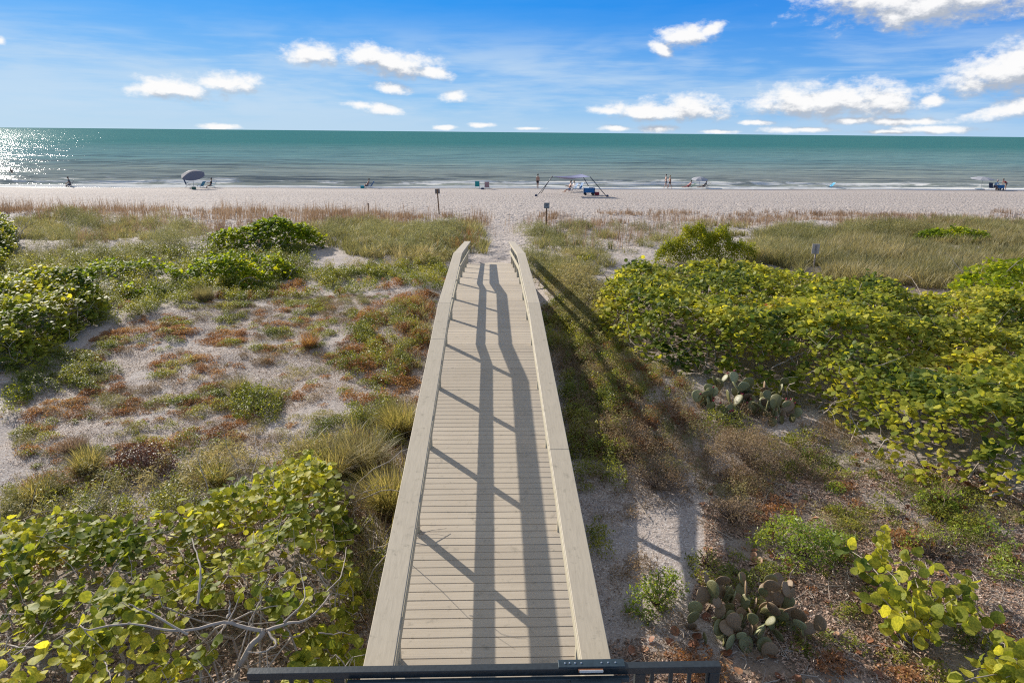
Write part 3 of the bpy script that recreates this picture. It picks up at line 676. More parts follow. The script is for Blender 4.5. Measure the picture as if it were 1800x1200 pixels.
shrub('green_bush', ell(1155,1050,55,38,.12), .38, .35, 1700, .05, 'oval', 'bright', 'small bright green plant on the sand beside the right handrail', 4, gap=.4)
shrub('green_bush', ell(1640,960,60,28,.15), .30, .35, 800, .055, 'oval', 'bright', 'loose green sprigs on the litter right of the yellow shoot', 5, gap=.42)
shrub('green_bush', ell(1660,870,50,22,.15), .35, .35, 800, .06, 'oval', 'bright', 'sparse green seedling clump in brown litter at the right', 6, gap=.4)
shrub('green_bush', ell(1240,985,35,20,.1), .25, .3, 700, .05, 'oval', 'green', 'dark little plant left of the bright green bush', 7)
shrub('dry_bush', [(1240,840,0),(1230,780,.3),(1270,745,.5),(1330,740,.5),(1380,770,.5),(1420,800,.4),(1400,850,0),(1320,865,0)], .6, .6, 1900, .05, 'narrow', 'grey', 'fuzzy grey-brown dry bush below the upper prickly pear', 8, stems=60)
shrub('dry_bush', [(1030,790,0),(1040,740,.3),(1090,722,.5),(1150,745,.5),(1170,800,.3),(1120,840,0)], .5, .5, 1400, .05, 'narrow', 'grey', 'rusty brown dry bush standing beside the right handrail', 9, stems=50)
shrub('dry_bush', [(1230,930,0),(1235,880,.3),(1290,850,.4),(1350,865,.4),(1340,920,.1),(1290,950,0)], .45, .5, 1500, .045, 'narrow', 'grey', 'low dark dry bush left of the bright green bush', 10, stems=50)
shrub('dry_bush', [(1090,850,0),(1100,810,.2),(1160,800,.4),(1225,830,.3),(1215,890,0),(1130,900,0)], .4, .5, 1200, .045, 'narrow', 'grey', 'brown tangle of dry stems on the grey sand, near the right handrail', 11, stems=50)
shrub('dry_bush', ell(250,815,68,24,.15), .42, .4, 1300, .05, 'oval', 'maroon', 'dark maroon dried bush at the edge of the sandy flat', 12)
shrub('green_bush', ell(450,705,52,28,.15), .42, .4, 1500, .05, 'oval', 'green', 'dark green bush with a grey top on the left sandy flat', 13)
shrub('yellow_bush', ell(28,690,28,15,.1), .22, .3, 1200, .05, 'oval', 'cedar', 'bright yellow-green plant on rusty cover at the left edge', 14, stems=0)
shrub('green_bush', ell(1290,735,70,28,.2), .35, .45, 700, .05, 'oval', 'green', 'low green growth at the foot of the upper prickly pear', 15, gap=.4)
shrub('green_bush', [(960,490,0),(985,470,.4),(1030,470,.5),(1060,490,.4),(1080,540,.4),(1055,590,.2),(1010,600,0),(975,560,0)], .6, .7, 420, .10, 'narrow', 'olive', 'tangled olive bush on the slope against the right handrail', 16, stems=25)
shrub('green_bush', [(1000,470,0),(1010,448,.3),(1045,440,.3),(1050,460,0)], .3, .8, 300, .09, 'oval', 'green', 'little dark green plant on sand right of the boardwalk end', 17, stems=0)

# grass tufts
def tuft(px, py, r, h, n, mt, label, w=.008, lean=.55, cat='grass tuft', group=None):
    g = G(px, py); a = RNG.uniform(0, 6.283, n); rr = r*np.sqrt(RNG.random(n))*.5; x = g[0]+rr*np.cos(a); y_ = g[1]+rr*np.sin(a)
    P = np.stack([x, y_, ground(x, y_)-.02], 1); hh_ = h*RNG.uniform(.5, 1.1, n)
    me = blades('blades', P, hh_, np.full(n, w)*RNG.uniform(.6, 1.3, n), lean*RNG.uniform(.3, 1.9, n), RNG.random(n), az=a+RNG.normal(size=n)*.9+.5, droop=.8)
    dead = int(n*.25); k_ = RNG.integers(0, n, dead)
    md = blades('dead_blades', P[k_], hh_[k_]*.6, np.full(dead, w), np.full(dead, .9), RNG.random(dead), az=a[k_])
    return thing('grass_tuft', g, [('blades', me, M[mt]), ('dead_blades', md, M['straw'])], label=label, cat=cat, group=group)
tuft(690,905,.5,.95,1300,'gold','golden-green grass tuft against the left handrail, nearest the camera')
tuft(705,765,.5,.85,1100,'gold','pale golden grass tuft halfway along the left handrail')
tuft(640,820,.55,.8,900,'tan','wide tan grass tuft behind the sea grape leaves')
tuft(585,840,.5,.75,800,'gold','yellow-green grass tuft at the back edge of the bottom left leaves')
tuft(150,530,.6,.95,900,'gold','feathery golden grass plume in front of the dark left mound', lean=.75)
tuft(360,530,.45,.7,700,'tan','brown spiky grass tuft behind the sandy flat')
tuft(545,610,.35,.5,400,'red','rust-coloured spiky grass tuft on the sandy flat')
tuft(155,830,.35,.6,600,'gold','upright yellow-green grass tuft by the bottom left shrubs')
tuft(60,880,.5,.5,700,'gold','straw-gold grass tuft near the left edge')
tuft(380,855,.3,.6,400,'gold','thin green grass tuft inside the bottom left leaves')
tuft(420,690,.35,.5,500,'tan','greyish grass tuft behind the dark green bush')
tuft(130,790,.4,.35,400,'straw','faded dry grass tuft on the lower left sand')
tuft(1055,765,.3,.45,350,'grey','dark wiry tuft beside the right handrail')
tuft(1655,880,.25,.4,160,'straw','small orange-stemmed tuft in the litter')

# ------------------------------------------------------------------ prickly pears
MP = foliage('cactus_pad', [(0, (.05,.075,.035)), (.5, (.105,.125,.06)), (.8, (.19,.155,.08)), (1, (.27,.22,.11))], .0, .5, .35, 1., 0)
MPb = simple('cactus_pad_green', (.165, .155, .06), .5, .35, 22, bump=.4); MPc = simple('cactus_pad_brown', (.22, .145, .08), .6, .35, 22, bump=.4); MPy = simple('cactus_pad_pale', (.27, .27, .13), .5, .35, 22, bump=.4)
MF = simple('cactus_fruit_red', (.30, .03, .05), .4, .2, 10)
def pad_me(m):
    bm = bmesh.new(); bmesh.ops.create_uvsphere(bm, u_segments=16, v_segments=10, radius=.5)
    for v in bm.verts:
        f = v.co.z+.5; v.co.x *= (.62+.34*min(1, f*1.1)); v.co.y *= .17; v.co.z += .5
    spine = [v.co.copy() for v in bm.verts if abs(v.co.y) > .02][::3]
    for s_ in spine: bmesh.ops.create_cone(bm, segments=3, radius1=.018, radius2=0, depth=.05, matrix=Matrix.Translation(s_) @ Matrix.Rotation(rad(90 if s_.y < 0 else -90), 4, 'X'))
    me = bpy.data.meshes.new('pad'); bm.to_mesh(me); bm.free(); me.materials.append(m)
    for p in me.polygons: p.use_smooth = True
    return me
PADS = [pad_me(m) for m in (MPb, MPc, MPy)]
bm = bmesh.new(); bmesh.ops.create_uvsphere(bm, u_segments=8, v_segments=6, radius=.5)
for v in bm.verts: v.co.z = v.co.z*1.5+.6
FR = bpy.data.meshes.new('fruit'); bm.to_mesh(FR); bm.free(); FR.materials.append(MF)
def cactus(px, py, rx, ry, npads, size, fruit, label, pick):
    g = G(px, py); e = empty('prickly_pear', tuple(g), label=label, cat='cactus'); made = 0; frontier = []
    rxw = abs(G(px+rx, py)[0]-g[0]); ryw = abs(G(px, py-ry)[1]-g[1])
    while made < npads:
        if made < npads*.3 or not frontier:
            a = random.uniform(0, 6.28); r = random.random()**.5; x = rxw*r*math.cos(a); y_ = ryw*r*math.sin(a)
            loc = Vector((x, y_, float(ground(g[0]+x, g[1]+y_))-g[2]-.03)); d = Vector((random.uniform(-.5, .5), random.uniform(-.5, .5), 1)).normalized(); gen = 0
        else:
            loc, d0, L0, gen = frontier.pop(random.randrange(len(frontier)))
            d = (d0*.55+Vector((random.uniform(-1, 1), random.uniform(-.8, .8), random.uniform(.1, 1.0)))).normalized()
        L = size*random.uniform(.7, 1.2); o = bpy.data.objects.new('pad', random.choices(PADS, pick)[0]); COL.objects.link(o); o.parent = e
        q = d.to_track_quat('Z', 'Y') @ Matrix.Rotation(random.uniform(-1.4, 1.4), 3, 'Z').to_quaternion()
        o.rotation_mode = 'QUATERNION'; o.rotation_quaternion = q; o.location = loc; o.scale = (L, L, L); made += 1
        tip = loc+d*L*.92
        if gen < 4 and tip.z < .72:
            for _ in range(random.choice((1, 2, 2, 3))): frontier.append((loc+q @ Vector((random.uniform(-.28, .28), 0, random.uniform(.75, .95)))*L, d, L, gen+1))
        if fruit and random.random() < fruit:
            for _ in range(random.choice((1, 2, 3))):
                f = bpy.data.objects.new('fruit', FR); COL.objects.link(f); f.parent = o; s_ = .028/L*1.3
                xx = random.uniform(-.36, .36); f.location = (xx, 0, .5+math.sqrt(max(0, .25-(xx/.96)**2))*.98); f.scale = (s_, s_, s_); f.rotation_euler = (0, xx*1.5, 0)
    return e
cactus(1315,728,88,36,100,.27,.30,'spreading prickly pear with red fruit below the big sea grape thicket',(5,1,2))
cactus(1310,1105,92,48,100,.205,.05,'olive and brown prickly pear near the bottom, right of the sand',(4,4,1))

# ------------------------------------------------------------------ ground cover (nobody could count it)
ACC = {}
SGN = G(1430,470)
def clear(x, y_): return ~((np.abs(x-SGN[0]*y_/SGN[1]) < .42) & (y_ > SGN[1]-2.4) & (y_ < SGN[1]+.15))
def cover(kind, x, y_, h, s):
    k = clear(x, y_); x, y_, h, s = x[k], y_[k], h[k], s[k]
    ACC.setdefault(kind, []).append((x, y_, h, s))
def zone(pts, kind, per_m2, h, s, cov, fs, seed, soft=.06, edge=.5):
    P = poly(pts)
    if kind == 'litter':
        x, y_ = sample(P, int(area(P)*per_m2)); f = fbm(x*fs, y_*fs, seed, 4); lim = .5+(.5-cov)*.42
        k = RNG.random(len(x)) < sstep(lim-soft, lim+soft, f); x, y_ = x[k], y_[k]
        return cover(kind, x, y_, h*RNG.random(len(x)), np.full(len(x), s))
    A_ = area(P); mr = .17; n = int(A_*13); cx, cy = sample(P, n); f = fbm(cx*fs, cy*fs, seed, 4); d = edged(P, cx, cy)
    f = f-.16*(1-np.clip(d/edge, 0, 1)); lim = .5+(.5-cov)*.42
    k = RNG.random(len(cx)) < sstep(lim-soft, lim+soft, f); cx, cy, f = cx[k], cy[k], f[k]
    R_ = RNG.uniform(.035, .19, len(cx))*np.clip(.8+(f-lim)*4, .5, 1.5); cnt = np.maximum(6, (3.1416*R_**2*per_m2*1.0)).astype(int)
    ci = np.repeat(np.arange(len(cx)), cnt); a_ = RNG.uniform(0, 6.283, len(ci)); r_ = np.sqrt(RNG.random(len(ci)))
    wob_ = 1+.35*np.sin(a_*3+ci*1.7)+.2*np.sin(a_*5+ci)
    x = cx[ci]+R_[ci]*wob_*r_*np.cos(a_); y_ = cy[ci]+R_[ci]*wob_*r_*np.sin(a_)
    hh_ = h*np.clip(R_[ci]/.13, .3, 1.5)*np.sqrt(np.clip(1-r_**2, 0, 1))*RNG.uniform(.35, 1.1, len(ci))
    cover(kind, x, y_, hh_, np.full(len(x), s))
LF = [(0,640),(90,640),(210,560),(300,540),(420,530),(560,520),(770,515),(755,600),(740,700),(700,790),(640,860),(500,830),(400,850),(200,870),(0,900)]
zone(LF, 'red', 2600, .07, .034, .45, 1.5, 601)
zone(LF, 'green', 2600, .10, .034, .36, 1.2, 602)
zone(LF, 'litter', 1500, .012, .026, .85, .9, 603)
zone(LF, 'grey', 1500, .08, .04, .45, 1.5, 651)
zone(LF, 'olive', 1500, .10, .045, .42, .8, 604)
zone([(590,620),(640,545),(765,535),(740,700),(715,790),(640,800),(600,720)], 'green', 2300, .24, .042, .85, 1.1, 605)
zone([(590,600),(640,530),(770,520),(740,700),(700,790),(620,760)], 'red', 1800, .18, .042, .7, 1.3, 606)
zone([(640,560),(700,600),(720,690),(640,720)], 'bright', 700, .26, .05, .5, 1.6, 607)
# green carpet strip behind the flat
zone([(0,640),(130,600),(240,560),(330,535),(480,528),(780,512),(790,478),(600,480),(480,478),(330,500),(240,520),(150,540)], 'green', 1500, .26, .05, .9, .8, 608)
zone([(100,580),(260,535),(480,524),(780,508),(785,492),(400,505),(200,540)], 'red', 1300, .18, .05, .62, 1.0, 609)
zone([(470,480),(780,478),(795,452),(700,462),(640,470),(560,480),(500,455),(440,455)], 'olive', 1000, .34, .085, .9, .7, 610)
zone([(520,500),(790,490),(790,465),(700,470),(560,485)], 'green', 1200, .30, .06, .8, .9, 611)
zone([(120,530),(130,455),(350,445),(540,440),(560,470),(470,510),(330,525)], 'green', 1100, .42, .07, .9, .7, 612)
zone([(-60,470),(140,455),(160,480),(100,500),(-60,520)], 'green', 420, .40, .09, .75, .7, 613)
zone([(0,600),(70,580),(210,640),(190,700),(80,690),(0,760)], 'green', 1800, .2, .045, .75, 1.2, 614)
zone([(0,860),(200,830),(430,820),(560,790),(640,860),(420,900),(200,930),(0,930)], 'green', 2000, .26, .045, .8, 1.0, 615)
zone([(0,840),(200,830),(640,780),(700,800),(660,950),(430,880),(0,930)], 'olive', 1300, .28, .07, .85, .9, 616)
zone([(430,790),(560,770),(640,790),(640,860),(560,840)], 'grey', 500, .2, .06, .6, 1.2, 617)
# right side near the walk
zone([(950,470),(1000,480),(1060,580),(1120,650),(1200,690),(1200,740),(1060,740),(985,640)], 'green', 1500, .26, .05, .9, 1.2, 618)
zone([(965,560),(1050,600),(1200,670),(1240,740),(1180,830),(1020,800),(985,680)], 'red', 1500, .16, .045, .7, 1.1, 619)
zone([(975,640),(1110,660),(1230,700),(1230,840),(1020,830),(990,720)], 'grey', 1500, .24, .05, .85, 1.2, 620)
zone([(960,520),(1010,520),(1060,600),(1040,640),(985,620)], 'bright', 1000, .28, .05, .6, 1.4, 621)
zone([(920,450),(1060,440),(1140,445),(1060,480),(1020,500),(950,500)], 'olive', 380, .30, .09, .6, .7, 622)
zone([(1050,500),(1120,470),(1140,478),(1080,520),(1050,560)], 'green', 500, .2, .07, .5, 1.0, 623)
zone([(1380,740),(1560,810),(1800,900),(1800,960),(1500,900),(1250,800)], 'green', 700, .2, .055, .42, 1.2, 624)
zone([(1400,800),(1800,900),(1800,1080),(1500,900),(1420,880)], 'grey', 700, .12, .05, .42, 1.1, 625)
zone([(945,475),(1010,470),(1060,520),(1090,600),(1010,600),(970,560)], 'olive', 1500, .42, .08, .98, 1.0, 652)
zone([(985,600),(1080,600),(1230,700),(1250,860),(1120,850),(1010,800)], 'olive', 1400, .24, .06, .95, 1.2, 653)
zone([(1100,640),(1230,690),(1260,800),(1180,860),(1060,830),(1080,700)], 'grey', 1600, .24, .05, .9, 1.3, 672, edge=.1)
zone([(1440,735),(1560,800),(1500,850),(1400,800)], 'grey', 1400, .2, .05, .8, 1.3, 673, edge=.1)
zone([(1230,850),(1450,760),(1800,870),(1800,1000),(1500,960),(1250,960)], 'olive', 900, .16, .05, .5, 1.2, 654)
zone([(1100,960),(1240,1020),(1500,1000),(1800,1060),(1800,1200),(1100,1200)], 'grey', 900, .10, .045, .55, 1.3, 655)
zone([(945,540),(1010,540),(1080,640),(1110,860),(1005,850),(965,640)], 'green', 1900, .3, .05, .95, 1.2, 657, edge=.05)
zone([(945,540),(1010,540),(1080,640),(1110,860),(1005,850),(965,640)], 'grey', 1300, .3, .055, .85, 1.2, 658, edge=.05)
zone([(1050,500),(1110,470),(1140,480),(1060,560)], 'olive', 900, .3, .07, .8, 1.0, 656)
zone([(1210,700),(1300,690),(1450,760),(1440,850),(1300,880),(1180,860)], 'grey', 1500, .24, .05, .8, 1.3, 626)
zone([(1240,860),(1450,770),(1800,880),(1850,1250),(1080,1250),(1100,1130),(1230,1100)], 'green', 1800, .13, .042, .42, 1.1, 660)
zone([(1240,860),(1450,770),(1800,880),(1850,1250),(1080,1250),(1100,1130),(1230,1100)], 'red', 1500, .10, .042, .34, 1.4, 661)
zone([(1400,790),(1800,880),(1850,1100),(1560,1020)], 'bright', 1500, .16, .045, .40, 1.3, 662)
zone([(600,880),(700,760),(725,800),(655,1170),(600,1190)], 'grey', 1300, .16, .06, .8, 1.3, 663, edge=.05)
zone([(600,880),(700,760),(725,800),(655,1170),(600,1190)], 'green', 1000, .16, .045, .5, 1.3, 664, edge=.05)
zone([(1005,840),(1100,840),(1140,960),(1120,1130),(1080,1180),(1040,1000)], 'grey', 1100, .10, .05, .45, 1.8, 670, edge=.05)
zone([(1000,800),(1030,800),(1045,880),(1075,1000),(1060,1010),(1020,900)], 'green', 1500, .16, .045, .6, 1.8, 671, edge=.05)
zone([(1700,880),(1800,880),(1800,1000),(1700,960)], 'bright', 500, .2, .06, .35, 1.5, 627)
zone([(1480,820),(1700,860),(1800,950),(1640,1000),(1500,930)], 'bright', 500, .16, .05, .32, 1.5, 628)
zone([(1000,820),(1110,840),(1150,1000),(1260,1200),(1080,1200),(1020,960)], 'litter', 900, .012, .025, .6, 1.2, 629)
# litter floor at the lower right and lower left
RL = [(1230,840),(1420,780),(1800,850),(1900,1300),(1000,1300),(1060,1130),(1200,1110),(1240,960)]
zone(RL, 'litter', 2400, .04, .045, .68, 1.0, 630)
zone([(0,900),(640,870),(650,1300),(-100,1300)], 'litter', 900, .05, .06, .8, 1.0, 631)
zone([(1040,560),(1300,700),(1500,800),(1800,930),(1800,500),(1100,470)], 'litter', 90, .05, .07, .8, 1.0, 632)
def scrub(pts, cov, fs, seed, h=.55, per=330, s=.085, rr=(.18, .6)):
    P = poly(pts); n = int(area(P)*1.5); cx, cy = sample(P, n); f = fbm(cx*fs, cy*fs, seed, 3); lim = .5+(.5-cov)*.42
    k = (f > lim) & (np.abs(cx) > 1.7); cx, cy = cx[k], cy[k]; R_ = RNG.uniform(rr[0], rr[1], len(cx)); cnt = (3.14*R_**2*per*1.6+20).astype(int); ci = np.repeat(np.arange(len(cx)), cnt)
    a_ = RNG.uniform(0, 6.283, len(ci)); r_ = np.sqrt(RNG.random(len(ci))); wb = 1+.3*np.sin(a_*3+ci)+.15*np.sin(a_*7+ci*2)
    x = cx[ci]+R_[ci]*wb*r_*np.cos(a_); y_ = cy[ci]+R_[ci]*wb*r_*np.sin(a_); hh_ = h*np.clip(R_[ci]/.38, .5, 1.3)*np.sqrt(np.clip(1-r_**2, 0, 1))*RNG.uniform(.3, 1.08, len(ci))
    cover('scrub', x, y_, hh_, np.full(len(x), s))
scrub([(-60,480),(-60,400),(60,386),(300,392),(360,420),(340,455),(120,478)], .46, .5, 801, .8, rr=(.3,.9))
scrub([(0,480),(0,455),(350,440),(340,470),(150,500)], .66, .6, 802, .6)
scrub([(540,402),(640,397),(840,405),(860,425),(840,450),(640,456),(570,430)], .62, .6, 803, .7, rr=(.25,.75))
scrub([(720,470),(780,440),(850,428),(862,412),(800,398),(720,410)], .9, .8, 810, .75, rr=(.25,.6))
scrub([(905,440),(925,425),(985,430),(1010,470),(975,500),(930,480)], .85, .8, 811, .5, rr=(.2,.5))
scrub([(905,425),(920,402),(1010,398),(1040,415),(960,430)], .6, .8, 812, .55)
scrub([(920,440),(935,400),(1050,392),(1180,395),(1330,405),(1150,440),(1060,448)], .30, .7, 804, .5)
scrub([(1315,465),(1330,415),(1400,405),(1450,420),(1440,466)], .8, .6, 805, .7)
scrub([(1400,410),(1480,396),(1660,390),(1850,398),(1850,415),(1600,415),(1450,425)], .6, .4, 806, .6)
scrub([(700,470),(780,445),(850,440),(820,462)], .7, .6, 807, .45)
scrub([(925,500),(920,450),(1050,445),(1070,470),(990,495)], .55, .6, 808, .5)
STY = {'scrub': ('dune_scrub', 'narrow', 'scrub', 1.1), 'red': ('rusty_ground_cover', 'oval', 'red', .7), 'green': ('green_ground_cover', 'oval', 'green', .6), 'bright': ('bright_ground_cover', 'oval', 'bright', .6),
       'olive': ('olive_ground_cover', 'narrow', 'olive', 1.2), 'grey': ('dry_ground_cover', 'narrow', 'grey', 1.2), 'litter': ('leaf_litter', 'oval', 'litter', .35)}
LBL = {'scrub': 'grey-olive wiry scrub in rounded mounds along the dune ridge', 'red': 'rust-red low plants creeping over the pale dune sand', 'green': 'low green creeping plants matted over the dune', 'bright': 'patches of bright yellow-green low leaves',
       'olive': 'olive wiry low growth between the dune shrubs', 'grey': 'grey-brown dry stems tangled low over the sand', 'litter': 'brown dead leaves and bits littering the sand'}
for kd, lst in ACC.items():
    x = np.concatenate([a[0] for a in lst]); y_ = np.concatenate([a[1] for a in lst]); h = np.concatenate([a[2] for a in lst]); s_ = np.concatenate([a[3] for a in lst])
    q = (np.abs(x) > 1.12) | (kd == 'litter'); x, y_, h, s_ = x[q], y_[q], h[q], s_[q]
    # clump: pull leaves a little towards cell centres so mats read as plants
    P = np.stack([x, y_, ground(x, y_)+h+.006], 1)
    nm, shp, mt, sprd = STY[kd]
    ti = np.clip(.55*RNG.random(len(x))+.45*vnoise(x*2.3, y_*2.3, 77), 0, 1)
    link(nm, leafmesh(nm, P, normals(len(P), sprd), s_*RNG.uniform(.5, 1.5, len(P)), shp, ti), M[mt], label=LBL[kd], cat='ground cover' if kd != 'litter' else 'leaf litter', kind='stuff')
# big curled dead leaves
P_ = poly(RL); x, y_ = sample(P_, 420); q = fbm(x*.8, y_*.8, 640, 2) > .45; x, y_ = x[q], y_[q]
P2 = np.stack([x, y_, ground(x, y_)+.03], 1)
link('fallen_leaves', leafmesh('fallen_leaves', P2, normals(len(P2), .4), RNG.uniform(.07, .15, len(P2)), 'round', RNG.random(len(P2))), M['deadleaf'], label='rust-orange curled fallen leaves lying on the litter at the lower right', cat='fallen leaves', kind='stuff')
# fallen sticks
Pa = poly(RL); x1, y1 = sample(Pa, 2200); Pb = poly([(0,900),(640,880),(640,1300),(-100,1300)]); x2, y2 = sample(Pb, 700); Pc = poly(LF); x3, y3 = sample(Pc, 350)
Pd = poly([(980,640),(1240,700),(1240,860),(1150,1000),(1020,900)]); x4, y4 = sample(Pd, 600)
x = np.concatenate([x1, x2, x3, x4]); y_ = np.concatenate([y1, y2, y3, y4]); n = len(x); a = RNG.uniform(0, 3.14, n); L = RNG.exponential(.13, n)+.06; s_ = np.linspace(-.5, .5, 5)
ex = x[:, None]+np.cos(a)[:, None]*L[:, None]*s_; ey = y_[:, None]+np.sin(a)[:, None]*L[:, None]*s_; ex += RNG.normal(size=ex.shape)*.012; ey += RNG.normal(size=ex.shape)*.012
ez = ground(ex, ey)+.02+RNG.uniform(0, .05, n)[:, None]
link('fallen_sticks', tubes('fallen_sticks', np.stack([ex, ey, ez], 2), np.tile(np.array([.5, 1, 1, .8, .4])*.0045, (n, 1))*RNG.uniform(.5, 1.8, n)[:, None], 4), M['branch'], label='pale broken sticks strewn over the sand and litter', cat='sticks', kind='stuff')

# ------------------------------------------------------------------ dune grasses (stuff)
GR = {}
def grass(key, pts, per_m2, h, w, cov, fs, seed, lean=.35, soft=.05):
    P = poly(pts); kc = 34 if per_m2 > 60 else (12 if per_m2 > 12 else 4); n = int(area(P)*per_m2*1.6/kc); x, y_ = sample(P, n)
    f = fbm(x*fs, y_*fs*.8, seed, 3); lim = .5+(.5-cov)*.42; k = RNG.random(len(x)) < sstep(lim-soft, lim+soft, f); x, y_ = x[k], y_[k]
    ch_ = h*RNG.uniform(.55, 1.2, len(x)); cr = RNG.uniform(.10, .30, len(x))*(1 if per_m2 > 12 else 1.6); ct_ = RNG.random(len(x))
    ang = RNG.uniform(0, 6.283, (len(x), kc)); rr = cr[:, None]*np.sqrt(RNG.random((len(x), kc)))
    x = (x[:, None]+rr*np.cos(ang)).ravel(); y_ = (y_[:, None]+rr*np.sin(ang)).ravel(); az = (ang+RNG.normal(size=ang.shape)*.6).ravel()
    hh_ = (ch_[:, None]*RNG.uniform(.45, 1.1, ang.shape)).ravel(); tn = (ct_[:, None]*.55+.45*RNG.random(ang.shape)).ravel()
    k = ((np.abs(x) > 1.2) | (y_ > 33)) & clear(x, y_); x, y_, az, hh_, tn = x[k], y_[k], az[k], hh_[k], tn[k]
    GR.setdefault(key, []).append((x, y_, hh_, np.full(len(x), w), lean*RNG.uniform(.3, 1.6, len(x)), az, tn))
grass('olive', [(-40,490),(-60,400),(100,390),(330,392),(360,420),(350,455),(180,470),(120,480)], 100, .6, .020, .30, .6, 701, .6)
grass('olive', [(30,412),(30,386),(130,380),(270,388),(280,402),(120,415)], 80, .6, .020, .28, .6, 702, .5)
grass('olive', [(540,400),(620,395),(840,398),(862,425),(845,455),(700,462),(620,450),(570,425)], 150, .75, .020, .72, .7, 703, .55)
grass('red_stalk', [(740,455),(800,445),(850,440),(850,410),(760,408)], 25, .8, .012, .6, .5, 704, .3)
grass('straw', [(-60,376),(-60,368),(300,367),(560,372),(790,380),(860,394),(840,402),(600,392),(300,384),(40,382)], 20, .55, .024, .55, .22, 705, .22)
grass('straw', [(0,392),(860,402),(860,388),(500,376),(0,368)], 10, 1.35, .020, .7, .3, 706, .16)
grass('straw', [(120,440),(180,395),(560,395),(700,400),(540,425),(330,440)], 20, .75, .018, .5, .4, 707, .3)
grass('olive', [(925,440),(930,405),(1050,392),(1180,392),(1300,398),(1340,410),(1150,440),(1100,445)], 110, .6, .022, .22, .7, 708, .45)
grass('straw', [(945,410),(950,376),(1200,371),(1640,378),(1700,392),(1640,396),(1200,392),(1000,400)], 20, .5, .024, .55, .25, 709, .22)
grass('straw', [(930,440),(930,385),(1300,385),(1800,395),(1800,410),(1300,400),(1100,440)], 7, 1.05, .018, .7, .3, 710, .2)
grass('straw', [(1690,390),(1690,374),(1850,372),(1850,392)], 14, .6, .022, .5, .3, 711, .25)
grass('tan', [(1330,462),(1360,425),(1480,402),(1620,396),(1850,392),(1900,470),(1800,480),(1740,492),(1640,500),(1560,505),(1430,482)], 150, .7, .022, .92, .35, 712, .6)
grass('olive', [(1330,440),(1420,408),(1500,394),(1650,388),(1850,400),(1850,420),(1560,425),(1400,460)], 90, .75, .022, .62, .3, 713, .6)
grass('olive', [(1310,440),(1330,405),(1430,398),(1440,440),(1400,462)], 110, .7, .02, .7, .45, 714, .7)
grass('olive', [(1310,470),(1330,425),(1400,405),(1450,420),(1450,468)], 200, .8, .022, .9, .5, 721, .8)
grass('tan', [(1400,490),(1420,440),(1520,425),(1640,440),(1760,480),(1740,500),(1600,515),(1480,505)], 160, .8, .022, .95, .5, 722, .6)
grass('straw', [(800,470),(840,440),(862,420),(930,400),(950,385),(850,380),(780,400)], 2.0, .9, .014, .8, .5, 715, .15)
grass('olive', [(925,500),(920,440),(960,430),(1060,445),(1080,470),(1000,490)], 130, .5, .02, .40, .6, 716, .8)
grass('tan', [(640,560),(760,520),(740,700),(700,900),(650,980),(640,850),(690,700)], 90, .45, .012, .6, .9, 717, .7)
grass('gold', [(500,800),(640,770),(700,720),(720,800),(700,900),(655,1150),(625,1150),(640,860)], 200, .55, .012, .8, .9, 718, .8)
grass('straw', [(0,820),(200,780),(400,780),(400,850),(0,900)], 90, .3, .010, .5, .9, 719, .9)
grass('straw', [(1180,720),(1420,740),(1440,860),(1200,860)], 60, .3, .010, .5, .9, 720, .9)
for key, lst in GR.items():
    x, y_, h, w, ln, az, tn = [np.concatenate([a[i] for a in lst]) for i in range(7)]
    n = len(x); P = np.stack([x, y_, ground(x, y_)-.03], 1)
    m_ = {'olive': 'olive', 'straw': 'straw', 'tan': 'tan', 'gold': 'gold', 'red_stalk': 'red'}[key]
    nm = {'olive': 'olive_grass', 'straw': 'sea_oats', 'tan': 'tan_grass', 'gold': 'golden_grass', 'red_stalk': 'rusty_grass'}[key]
    lb = {'olive': 'olive-green dune grass in soft clumps behind the shrubs', 'straw': 'thin straw-brown sea oats along the seaward edge of the dune', 'tan': 'tall tan grass field behind the thicket', 'gold': 'golden grass along the left handrail', 'red_stalk': 'reddish stalks in the grass left of the boardwalk end'}[key]
    link(nm, blades(nm, P, h, w*RNG.uniform(.7, 1.3, n), ln, np.clip(.7*tn+.3*vnoise(x*.5, y_*.5, 88), 0, 1), az=az), M[m_], label=lb, cat='grass', kind='stuff')

exec_people = True
